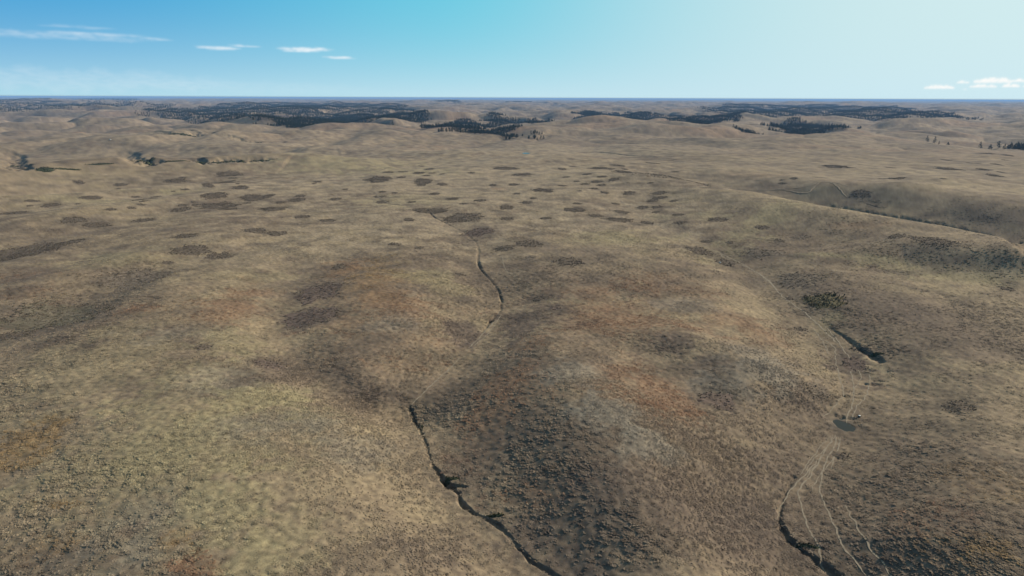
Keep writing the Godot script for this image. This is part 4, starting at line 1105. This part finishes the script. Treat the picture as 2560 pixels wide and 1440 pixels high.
func make_ground() -> void:
	POND_LEVEL = -9.0
	var low := 1e9
	for i in 24:
		var a := i * TAU / 24.0
		# level of the water: a little under the lowest point of the rim
		var x := POND.x + cos(a) * POND_SIZE.x * 2.3
		var z := POND.y + sin(a) * POND_SIZE.y * 2.3
		low = minf(low, height(x, z, false))
	POND_LEVEL = low + 0.05
	var angles := PackedFloat64Array()
	var a := -180.0
	while a < 180.0 - 0.01:
		angles.append(deg_to_rad(a))
		var off := absf(a + 0.01)
		a += 0.108 if off < 43.9 else (0.5 if off < 48.0 else 4.0)
		if angles[-1] < deg_to_rad(-44.0) and a > -44.0:
			a = -44.0
	var rings := PackedFloat64Array([0.5, 15.0, 30.0, 45.0, 55.0, 60.0])
	var r := 60.0
	while r < 52000.0:
		r += minf(0.8 * (EYE_HEIGHT * EYE_HEIGHT + r * r) / (EYE_HEIGHT * 695.0), (0.0035 if r > 850.0 and r < 1450.0 else 0.0088) * r)
		rings.append(r)
	var na := angles.size()
	var nr := rings.size()
	print("ground ", na, " x ", nr)
	var v := PackedVector3Array()
	var c := PackedColorArray()
	v.resize(na * nr)
	c.resize(na * nr)
	var sines := PackedFloat64Array()
	var cosines := PackedFloat64Array()
	for i in na:
		sines.append(sin(angles[i]))
		cosines.append(cos(angles[i]))
	var rows := []
	rows.resize(nr)
	var work := func(j: int) -> void:
		var rv := PackedVector3Array()
		var rc := PackedColorArray()
		rv.resize(na)
		rc.resize(na)
		var rr := rings[j]
		for i in na:
			var x := rr * sines[i]
			var z := -rr * cosines[i]
			rv[i] = Vector3(x, height(x, z), z)
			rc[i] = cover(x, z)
		rows[j] = [rv, rc]
	var id := WorkerThreadPool.add_group_task(work, nr, 4)
	WorkerThreadPool.wait_for_group_task_completion(id)
	v.clear()
	c.clear()
	for j in nr:
		v.append_array(rows[j][0])
		c.append_array(rows[j][1])
	rows.clear()
	var n := PackedVector3Array()
	n.resize(na * nr)
	for j in nr:
		var inner := maxi(j - 1, 0) * na
		var outer := mini(j + 1, nr - 1) * na
		var row := j * na
		for i in na:
			var left := row + (i - 1 if i else na - 1)
			var right := row + (i + 1 if i < na - 1 else 0)
			n[row + i] = (v[right] - v[left]).cross(v[inner + i] - v[outer + i]).normalized()
	var tri := PackedInt32Array()
	tri.resize(na * (nr - 1) * 6)
	var at := 0
	for j in nr - 1:
		for i in na:
			var k := i + 1 if i < na - 1 else 0
			var p := j * na + i
			var q := j * na + k
			tri[at] = p
			tri[at + 1] = p + na
			tri[at + 2] = q
			tri[at + 3] = q
			tri[at + 4] = p + na
			tri[at + 5] = q + na
			at += 6
	for i in n.size():
		if n[i].y < 0.0:
			n[i] = -n[i]
	var m := flat_material(Color(1, 1, 1), 0.95, true)
	m.metallic_specular = 0.15
	var grain := NoiseTexture2D.new()
	grain.width = 512
	grain.height = 512
	grain.seamless = true
	grain.generate_mipmaps = false
	var gn := FastNoiseLite.new()
	gn.seed = 3
	gn.frequency = 0.06
	gn.fractal_octaves = 5
	gn.fractal_gain = 0.65
	grain.noise = gn
	var ramp := Gradient.new()
	ramp.offsets = PackedFloat32Array([0.0, 0.35, 0.6, 1.0])
	ramp.colors = PackedColorArray([Color(0.72, 0.71, 0.70), Color(0.89, 0.885, 0.88), Color(0.98, 0.98, 0.975), Color(1, 1, 1)])
	grain.color_ramp = ramp
	m.albedo_texture = grain
	m.uv1_triplanar = true
	m.uv1_world_triplanar = true
	m.uv1_scale = Vector3(0.083, 0.083, 0.083)
	var o := obj("ground", build(v, n, c, tri), m)
	tag(o, "rolling prairie of dead straw, rust and plum coloured grass", "", "", "structure")


# ------------------------------------------------------------------ water
func make_water() -> void:
	var m := flat_material(Color(0.030, 0.032, 0.028), 0.2)
	m.metallic_specular = 0.12
	var o := obj("pond", disc(POND_SIZE.x * 1.25, POND_SIZE.y * 1.25, 40), m)
	o.position = Vector3(POND.x, POND_LEVEL - 0.1, POND.y)
	tag(o, "small muddy grey pond in the right-hand draw below cut banks", "", "", "structure")
	var s := obj("pond", disc(5.0, 11.0, 24), m)
	s.position = Vector3(STOCK.x, height(STOCK.x, STOCK.y) + 0.5, STOCK.y)
	tag(s, "small pale stock pond far off in the middle of the plain", "", "", "structure")


func disc(rx: float, rz: float, sides: int) -> ArrayMesh:
	var v := PackedVector3Array([Vector3.ZERO])
	var n := PackedVector3Array([Vector3.UP])
	var tri := PackedInt32Array()
	for i in sides:
		var a := i * TAU / sides
		var w := 1.0 + 0.06 * sin(3.0 * a + 1.0) + 0.04 * sin(5.0 * a)
		v.append(Vector3(cos(a) * rx * w, 0, sin(a) * rz * w))
		n.append(Vector3.UP)
		tri.append_array([0, i + 1, (i + 1) % sides + 1])
	return build(v, n, PackedColorArray(), tri)


# ------------------------------------------------------------------ trails
func smooth_line(p: Array, step: float) -> PackedVector2Array:
	var curve := Curve2D.new()
	for i in range(0, p.size(), 2):
		var here := Vector2(p[i], p[i + 1])
		var before := Vector2(p[maxi(i - 2, 0)], p[maxi(i - 2, 0) + 1])
		var after := Vector2(p[mini(i + 2, p.size() - 2)], p[mini(i + 2, p.size() - 2) + 1])
		var t := (after - before) / 6.0
		curve.add_point(here, -t, t)
	curve.bake_interval = step
	return curve.get_baked_points()


var path_cells := {}


func make_paths() -> void:
	var soil := flat_material(Color(0.222, 0.184, 0.138), 0.95, true)
	var wheel := flat_material(Color(0.155, 0.125, 0.092), 0.95, true)
	for k in PATHS.size():
		var d: Array = PATHS[k]
		var far: bool = d[0] == "d"
		var line := smooth_line(d[2], 2.5 if far else 0.5)
		var st := [PackedVector3Array(), PackedVector3Array(), PackedColorArray(), PackedInt32Array()]
		for i in line.size():
			var t := (line[mini(i + 1, line.size() - 1)] - line[maxi(i - 1, 0)]).normalized()
			var side := Vector2(-t.y, t.x)
			var q := line[i] + side * blotch.get_noise_2d(line[i].x * 4.0, line[i].y * 4.0) * (1.2 if far else 0.45)
			var fade := minf(1.0, minf(i, line.size() - 1 - i) / 8.0)
			var half: float = d[1] * 0.42 * (0.35 + 0.65 * fade) * (1.0 + 0.7 * speck.get_noise_2d(q.x * 2.0, q.y * 2.0))
			path_cells[Vector2i(q.floor())] = true
			for e in [-1.0, 1.0]:
				var w: Vector2 = q + side * half * e
				st[0].append(Vector3(w.x, maxf(height(w.x, w.y), height(q.x, q.y) - 0.05) + (0.14 if far else 0.035), w.y))
				st[1].append(Vector3.UP)
				var c := 1.0 + 0.5 * speck.get_noise_2d(w.x * 1.7, w.y * 1.7 + 9.0)
				st[2].append(Color(c, c, c))
			if i:
				var b := i * 2
				st[3].append_array([b - 2, b, b - 1, b - 1, b, b + 1])
		var o := obj("dirt_track" if far else "cattle_trail", build(st[0], st[1], st[2], st[3]), wheel if far else soil)
		tag(o, "faint wheel track worn across the far grassland" if far else "thin bare cattle trail worn through the dead grass", "", "wheel tracks" if far else "cattle trails", "structure")


# ------------------------------------------------------------------ brush
func make_brush() -> void:
	var m := flat_material(Color(1, 1, 1), 0.95, true)
	m.metallic_specular = 0.1
	var rng := RandomNumberGenerator.new()
	rng.seed = 21
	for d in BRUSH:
		var cx: float = d[0]
		var cz: float = d[1]
		var away := sqrt(cx * cx + cz * cz)
		var area: float = PI * d[4] * d[5]
		var thicket: bool = "tall olive" in d[6]
		var thin: bool = "faint" in d[6] or "diffuse" in d[6] or "broad thin" in d[6] or "plum" in d[6]
		var count := clampi(int(area * (0.9 if thin else 1.4)), 40, 1600)
		var size := clampf(sqrt(area / count) * 0.42, 0.25, 0.6)
		var tall := 0.95 if thicket else (0.2 if thin else 0.28)
		var base := Color(0.112, 0.089, 0.069) if not thin else Color(0.140, 0.112, 0.087)
		if thicket:
			base = Color(0.125, 0.102, 0.062)
		elif "plum" in d[6]:
			base = Color(0.115, 0.087, 0.072)
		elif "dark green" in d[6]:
			base = Color(0.055, 0.060, 0.036)  # in the far-left cuts this dark brush also stands in for shade
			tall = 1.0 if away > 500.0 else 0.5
		elif "greenish" in d[6]:
			base = Color(0.132, 0.110, 0.080)
		var v := PackedVector3Array()
		var n := PackedVector3Array()
		var c := PackedColorArray()
		# the close-grown mass of the patch, then loose twigs over it
		var mat := []
		for g in 7:
			for k in 22:
				var a := k * TAU / 22.0
				var e := 0.9 * g / 6.0 * (1.0 + 0.5 * blotch.get_noise_2d(cx + cos(a) * 30.0, cz + sin(a) * 30.0) + 0.12 * speck.get_noise_2d(cx + cos(a) * 9.0, cz + sin(a) * 9.0))
				var u: float = cos(a) * e * d[4]
				var w: float = sin(a) * e * d[5]
				var x: float = cx + u * d[2] + w * d[3]
				var z: float = cz + u * d[3] - w * d[2]
				var bulge: float = tall * [0.40, 0.38, 0.40, 0.34, 0.26, 0.12, -0.16][g] * rng.randf_range(0.7, 1.3)
				mat.append(Vector3(x, height(x, z) + bulge, z))
		for g in 6:
			for k in 22:
				var q := [g * 22 + k, g * 22 + (k + 1) % 22, g * 22 + 22 + k, g * 22 + 22 + (k + 1) % 22]
				for f in [[0, 2, 1], [1, 2, 3]]:
					var p0: Vector3 = mat[q[f[0]]]
					var p1: Vector3 = mat[q[f[1]]]
					var p2: Vector3 = mat[q[f[2]]]
					var nn := (p1 - p0).cross(p2 - p0)
					if nn.length_squared() < 1e-9:
						continue
					var tone := 1.0 + 0.16 * rng.randfn()
					var twig := Color(base.r * tone, base.g * tone, base.b * tone)
					face(v, n, p0, p1, p2)
					c.append_array([twig, twig, twig])
		for k in count:
			var a := rng.randf() * TAU
			var e := pow(rng.randf(), 0.6) * 0.93 * (1.0 + 0.5 * blotch.get_noise_2d(cx + cos(a) * 30.0, cz + sin(a) * 30.0))
			var u: float = cos(a) * e * d[4]
			var w: float = sin(a) * e * d[5]
			var x: float = cx + u * d[2] + w * d[3]
			var z: float = cz + u * d[3] - w * d[2]
			if path_cells.has(Vector2i(Vector2(x, z).floor())):
				continue
			var y := height(x, z) - 0.05
			var tone := 1.0 + 0.28 * rng.randfn() * 0.6
			var twig := Color(base.r * tone, base.g * tone * (1.0 + 0.05 * rng.randfn()), base.b * tone)
			var root := Vector3(x, y, z)
			for t in 4:
				var dir := rng.randf() * TAU
				var lean := Vector3(cos(dir), 0, sin(dir)) * size * rng.randf_range(0.3, 1.0)
				var top := root + lean + Vector3.UP * tall * rng.randf_range(0.5, 1.1) * minf(1.0, size + 0.35)
				var wide := Vector3(-sin(dir), 0, cos(dir)) * size * 0.34
				face(v, n, root - wide * 0.4, top + wide, top - wide + Vector3.UP * 0.1)
				c.append_array([twig, twig, twig])
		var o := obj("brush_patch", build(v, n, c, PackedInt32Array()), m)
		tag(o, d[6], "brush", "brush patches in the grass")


# ------------------------------------------------------------------ pines
func pine_meshes(s: int, tall: float, wide: float) -> Array:
	var rng := RandomNumberGenerator.new()
	rng.seed = s
	var trunk := SurfaceTool.new()
	trunk.begin(Mesh.PRIMITIVE_TRIANGLES)
	var lean := Vector3(rng.randf_range(-0.3, 0.3), 0, rng.randf_range(-0.3, 0.3))
	limb(trunk, Vector3(0, -0.4, 0), Vector3(0, tall * 0.5, 0) + lean, 0.24, 0.15)
	limb(trunk, Vector3(0, tall * 0.5, 0) + lean, Vector3(0, tall * 0.93, 0) + lean * 1.4, 0.15, 0.03)
	var v := PackedVector3Array()
	var n := PackedVector3Array()
	var c := PackedColorArray()
	var whorls := 11
	for w in whorls:
		var f := (w + 0.5) / whorls
		var y := tall * lerpf(0.16, 0.98, f)
		var reach := wide * pow(1.0 - f, 0.62) * smoothstep(-0.25, 0.22, f) + 0.2
		var arms := 5 if f < 0.75 else 3
		for k in arms:
			var a := rng.randf() * TAU
			var l := reach * rng.randf_range(0.55, 1.15)
			var tip := Vector3(cos(a) * l, y + rng.randf_range(-0.35, 0.45) - 0.1 * l, sin(a) * l)
			var root := Vector3(0, y + 0.1, 0) + lean
			limb(trunk, root, tip, 0.05, 0.015, 3)
			for q in 3:
				var at := root.lerp(tip, rng.randf_range(0.45, 1.05)) + Vector3(rng.randfn(), rng.randfn() * 0.6, rng.randfn()) * 0.22
				var size := rng.randf_range(0.5, 1.0) * (0.62 + 0.14 * wide)
				var tone := 1.0 + 0.25 * rng.randfn() * 0.7
				for t in 3:
					var d1 := Vector3(rng.randfn(), rng.randfn() * 0.45, rng.randfn()).normalized() * size
					var d2 := Vector3(rng.randfn(), rng.randfn() * 0.45 + 0.2, rng.randfn()).normalized() * size
					face(v, n, at - (d1 + d2) * 0.4, at + d1 * 0.75, at + d2 * 0.75)
					c.append_array([Color(tone, tone, tone), Color(tone, tone, tone), Color(tone, tone, tone)])
	trunk.generate_normals()
	return [trunk.commit(), build(v, n, c, PackedInt32Array())]


func limb(st: SurfaceTool, from: Vector3, to: Vector3, r0: float, r1: float, sides := 6) -> void:
	var d := (to - from).normalized()
	var x := d.cross(Vector3.FORWARD if absf(d.z) < 0.9 else Vector3.RIGHT).normalized()
	var y := d.cross(x)
	for i in sides:
		var a := i * TAU / sides
		var b := (i + 1) * TAU / sides
		var p := x * cos(a) + y * sin(a)
		var q := x * cos(b) + y * sin(b)
		for w in [from + p * r0, to + p * r1, from + q * r0, from + q * r0, to + p * r1, to + q * r1]:
			st.add_vertex(w)


const NEAR_WOODS := {4: ["in the narrow row along the middle draw,", "thirds"], 11: ["in the little group at the mouth of the middle draw", ""], 12: ["in the crowd of pines at the right edge", ""], 10: ["in the small clump below the rounded grove", ""]}


func third(w: int, x: float) -> String:
	var p: Array = WOODS[w][1]
	var lo := 1e9
	var hi := -1e9
	for i in range(0, p.size(), 2):
		lo = minf(lo, p[i])
		hi = maxf(hi, p[i])
	var f := (x - lo) / (hi - lo)
	return ["at its left end", "left of its middle", "right of its middle", "at its right end"][clampi(int(f * 4.0), 0, 3)]


func make_trees() -> void:
	var bark := flat_material(Color(0.10, 0.065, 0.042), 0.95)
	var needles := flat_material(Color(0.030, 0.047, 0.022), 0.8, true)
	var kinds := []
	for k in 4:
		kinds.append(pine_meshes(40 + k, [11.0, 12.5, 9.0, 10.0][k], [4.3, 3.9, 4.6, 3.6][k]))
	var rng := RandomNumberGenerator.new()
	rng.seed = 77
	var proto := []
	for k in 4:
		var t := Node3D.new()
		for part in 2:
			var o := MeshInstance3D.new()
			o.name = ["trunk", "crown"][part]
			o.mesh = kinds[k][part]
			o.material_override = [bark, needles][part]
			t.add_child(o)
		proto.append(t)
	var place := func(k: int, x: float, z: float, grow: float, label: String, group: String) -> void:
		var t: Node3D = proto[k].duplicate()
		t.name = numbered("pine_tree")
		add_child(t)
		t.position = Vector3(x, height(x, z), z)
		t.rotation.y = rng.randf() * TAU
		t.scale = Vector3.ONE * grow
		tag(t, label, "tree", group)
	for d in LONE:
		var g := 0.35 if "tiny" in d[2] else (0.55 if "small" in d[2] else (0.8 if "low" in d[2] else (1.2 if "tallest" in d[2] else 1.0)))
		place.call(2 if "low" in d[2] or "broad" in d[2] else rng.randi() % 2, d[0], d[1], g, d[2], "lone pines on the prairie")
	var spots := []
	for w in WOODS.size():
		var p: Array = WOODS[w][1]
		var poly := PackedVector2Array()
		for i in range(0, p.size(), 2):
			poly.append(Vector2(p[i], p[i + 1]))
		var box := Rect2(poly[0], Vector2.ZERO)
		for q in poly:
			box = box.expand(q)
		var near := 1e9
		for q in poly:
			near = minf(near, q.length())
		var apart := clampf(sqrt(box.get_area() / 90000.0), 6.5 if near < 2600.0 else 8.0, 200.0)
		var nx := int(box.size.x / apart)
		var nz := int(box.size.y / apart)
		for i in nx:
			for j in nz:
				var q := box.position + Vector2(i + rng.randf(), j + rng.randf()) * apart
				var lx := q.x + blotch.get_noise_2d(q.x * 0.25, q.y * 0.25) * 60.0
				var lz := q.y + blotch.get_noise_2d(q.x * 0.25 + 800.0, q.y * 0.25) * 120.0
				var gap := blotch.get_noise_2d(q.x * 0.16, q.y * 0.16)
				if gap > (0.12 if w in [4, 5] else 0.36) or not Geometry2D.is_point_in_polygon(Vector2(lx, lz), poly):
					continue
				spots.append([q.length() * rng.randf_range(0.97, 1.03), q.x, q.y, w, rng.randi() % 4, rng.randf_range(0.56, 0.82) * clampf(apart / 26.0, 1.0, 1.6)])
	spots.sort_custom(func(a, b): return a[0] < b[0])
	print("pines ", spots.size())
	var rest := []
	for w in WOODS.size():
		rest.append([PackedFloat32Array(), PackedFloat32Array(), PackedFloat32Array(), PackedFloat32Array()])
	for i in spots.size():
		var s: Array = spots[i]
		if i < 285:
			var spot: Array = NEAR_WOODS.get(int(s[3]), ["in the " + String(WOODS[s[3]][0]).split(",")[0], ""])
			var size := "tall" if s[5] > 0.74 else ("low" if s[5] < 0.64 else "middling")
			place.call(s[4], s[1], s[2], s[5], "%s pine %s" % [size, spot[0]] + (" " + third(s[3], s[1]) if spot[1] else ""), "pines " + spot[0])
			continue
		var a := rng.randf() * TAU
		var g: float = s[5]
		var ca := cos(a) * g
		var sa := sin(a) * g
		rest[s[3]][s[4]].append_array([ca, 0.0, sa, s[1], 0.0, g, 0.0, height(s[1], s[2]), -sa, 0.0, ca, s[2]])
	for k in 4:
		proto[k].free()
	for w in WOODS.size():
		var root := Node3D.new()
		var any := false
		for k in 4:
			for part in 2:
				var buffer: PackedFloat32Array = rest[w][k]
				if buffer.size() < 12 * 9:
					continue
				any = true
				var mm := MultiMesh.new()
				mm.transform_format = MultiMesh.TRANSFORM_3D
				mm.mesh = kinds[k][part]
				mm.instance_count = buffer.size() / 12
				mm.buffer = buffer
				var o := MultiMeshInstance3D.new()
				o.name = ["trunks", "crowns"][part]
				o.multimesh = mm
				o.material_override = [bark, needles][part]
				o.set_meta("kind", "stuff")
				root.add_child(o, true)
		if not any:
			root.free()
			continue
		root.name = numbered("pine_wood")
		add_child(root)
		tag(root, WOODS[w][0], "wood", "pine woods", "stuff")


# ------------------------------------------------------------------ bunchgrass
func tuft(s: int, blades: int) -> ArrayMesh:
	var rng := RandomNumberGenerator.new()
	rng.seed = s
	var v := PackedVector3Array()
	var n := PackedVector3Array()
	for k in blades:
		var a := rng.randf() * TAU
		var out := Vector3(cos(a), 0, sin(a))
		var wide := Vector3(-sin(a), 0, cos(a)) * rng.randf_range(0.12, 0.22)
		var l := rng.randf_range(0.3, 0.62)
		var root := out * rng.randf_range(0.0, 0.16)
		var bend := root + out * l * 0.5 + Vector3.UP * rng.randf_range(0.08, 0.17)
		var tip := root + out * l * 1.2 + Vector3.UP * rng.randf_range(0.0, 0.15)
		root.y = -0.08
		face(v, n, root - wide * 0.6, bend - wide, bend + wide)
		face(v, n, root - wide * 0.6, bend + wide, root + wide * 0.6)
		face(v, n, bend - wide, tip, bend + wide)
	return build(v, n, PackedColorArray(), PackedInt32Array())


func make_tussocks() -> void:
	var m := flat_material(Color(1, 1, 1), 0.95, true)
	m.metallic_specular = 0.15
	m.backlight_enabled = true
	m.backlight = Color(0.8, 0.8, 0.8)
	var rng := RandomNumberGenerator.new()
	rng.seed = 9
	var buffers := [PackedFloat32Array(), PackedFloat32Array(), PackedFloat32Array()]
	var tried := 430000
	for k in tried:
		var u := rng.randf()
		# spread evenly over the near ground and ever thinner beyond
		var r := sqrt(lerpf(68.0 * 68.0, 190.0 * 190.0, u / 0.42)) if u < 0.42 else 190.0 * pow(3.1, (u - 0.42) / 0.58)
		var a := deg_to_rad(rng.randf_range(-43.5, 43.5))
		var x := r * sin(a)
		var z := -r * cos(a)
		var dense := 0.42 + 0.6 * tint.get_noise_2d(x * 1.7 + 333.0, z * 1.7) + 0.55 * blotch.get_noise_2d(x * 1.6, z * 1.6 + 90.0)
		if rng.randf() > clampf(dense, 0.12, 0.9) or path_cells.has(Vector2i(Vector2(x, z).floor())) or pond_reach(x, z) < 1.5:
			continue
		var c := cover(x, z, 1.25)
		var tone := rng.randf_range(1.0, 1.6)
		if rng.randf() < 0.03:
			tone *= 0.5
		var g := rng.randf_range(0.36, 0.9) * (0.75 + 0.5 * clampf(dense, 0.0, 1.0))
		if r > 250.0:
			g *= 1.15
		var t := rng.randf() * TAU
		var ca := cos(t) * g
		var sa := sin(t) * g
		var b: PackedFloat32Array = buffers[k % 3]
		b.append_array([ca, 0.0, sa, x, 0.0, g * rng.randf_range(0.42, 0.72), 0.0, height(x, z) - 0.02, -sa, 0.0, ca, z, c.r * tone, c.g * tone, c.b * tone, 1.0])
		buffers[k % 3] = b
	for k in 3:
		var mm := MultiMesh.new()
		mm.transform_format = MultiMesh.TRANSFORM_3D
		mm.use_colors = true
		mm.mesh = tuft(60 + k, 9 + k)
		mm.instance_count = buffers[k].size() / 16
		mm.buffer = buffers[k]
		print("tufts ", mm.instance_count)
		var o := MultiMeshInstance3D.new()
		o.name = numbered("bunchgrass")
		o.multimesh = mm
		o.material_override = m
		add_child(o)
		tag(o, ["coarse bunchgrass clumps covering the near slopes", "finer bunchgrass clumps covering the near slopes", "ragged bunchgrass clumps covering the near slopes"][k], "grass", "", "stuff")


# ------------------------------------------------------------------ small things
func lathe(profile: Array, sides: int) -> ArrayMesh:
	var st := SurfaceTool.new()
	st.begin(Mesh.PRIMITIVE_TRIANGLES)
	for k in profile.size() - 1:
		for i in sides:
			var a := i * TAU / sides
			var b := (i + 1) * TAU / sides
			var p: Vector2 = profile[k]
			var q: Vector2 = profile[k + 1]
			var w := [Vector3(cos(a) * p.x, p.y, sin(a) * p.x), Vector3(cos(a) * q.x, q.y, sin(a) * q.x), Vector3(cos(b) * p.x, p.y, sin(b) * p.x), Vector3(cos(b) * q.x, q.y, sin(b) * q.x)]
			for j in [0, 2, 1, 1, 2, 3]:
				st.add_vertex(w[j])
	st.generate_normals()
	return st.commit()


func boulder(s: int, size: Vector3) -> ArrayMesh:
	var sphere := SphereMesh.new()
	sphere.radius = 1.0
	sphere.height = 2.0
	sphere.radial_segments = 12
	sphere.rings = 7
	var a := sphere.get_mesh_arrays()
	var n := FastNoiseLite.new()
	n.seed = s
	n.frequency = 0.8
	var v: PackedVector3Array = a[Mesh.ARRAY_VERTEX]
	for i in v.size():
		v[i] = v[i] * (1.0 + 0.45 * n.get_noise_3dv(v[i])) * size
	var st := SurfaceTool.new()
	var m := ArrayMesh.new()
	a[Mesh.ARRAY_VERTEX] = v
	m.add_surface_from_arrays(Mesh.PRIMITIVE_TRIANGLES, a)
	st.create_from(m, 0)
	st.generate_normals()
	return st.commit()


func make_small_things() -> void:
	# mineral tub by the pond
	var tub := Node3D.new()
	tub.name = "mineral_tub"
	add_child(tub)
	tub.position = Vector3(TUB.x, height(TUB.x, TUB.y) - 0.01, TUB.y)
	obj("tub", lathe([Vector2(0.0, 0.02), Vector2(0.27, 0.0), Vector2(0.30, 0.32), Vector2(0.33, 0.34), Vector2(0.33, 0.37), Vector2(0.28, 0.37), Vector2(0.26, 0.25)], 18), flat_material(Color(0.02, 0.02, 0.02), 0.5), tub)
	obj("lick", lathe([Vector2(0.265, 0.24), Vector2(0.25, 0.40), Vector2(0.13, 0.45), Vector2(0.0, 0.43)], 14), flat_material(Color(0.8, 0.79, 0.76), 0.8), tub)
	tag(tub, "black feed tub with white mineral lick on the bank beside the pond", "tub")
	var pale := flat_material(Color(0.55, 0.53, 0.49), 0.9)
	var rock := obj("boulder", boulder(3, Vector3(0.5, 0.38, 0.45)), pale)
	rock.position = Vector3(ROCK.x, height(ROCK.x, ROCK.y) + 0.3, ROCK.y)
	tag(rock, "small pale boulder in the dark brush oval touching the cattle path", "rock", "pale boulders")
	var far := obj("boulder", boulder(8, Vector3(1.3, 0.9, 1.1)), pale)
	far.position = Vector3(ROCK2.x, height(ROCK2.x, ROCK2.y) + 0.4, ROCK2.y)
	tag(far, "tiny white boulder far off on the hillside beyond the left ridge", "rock", "pale boulders")
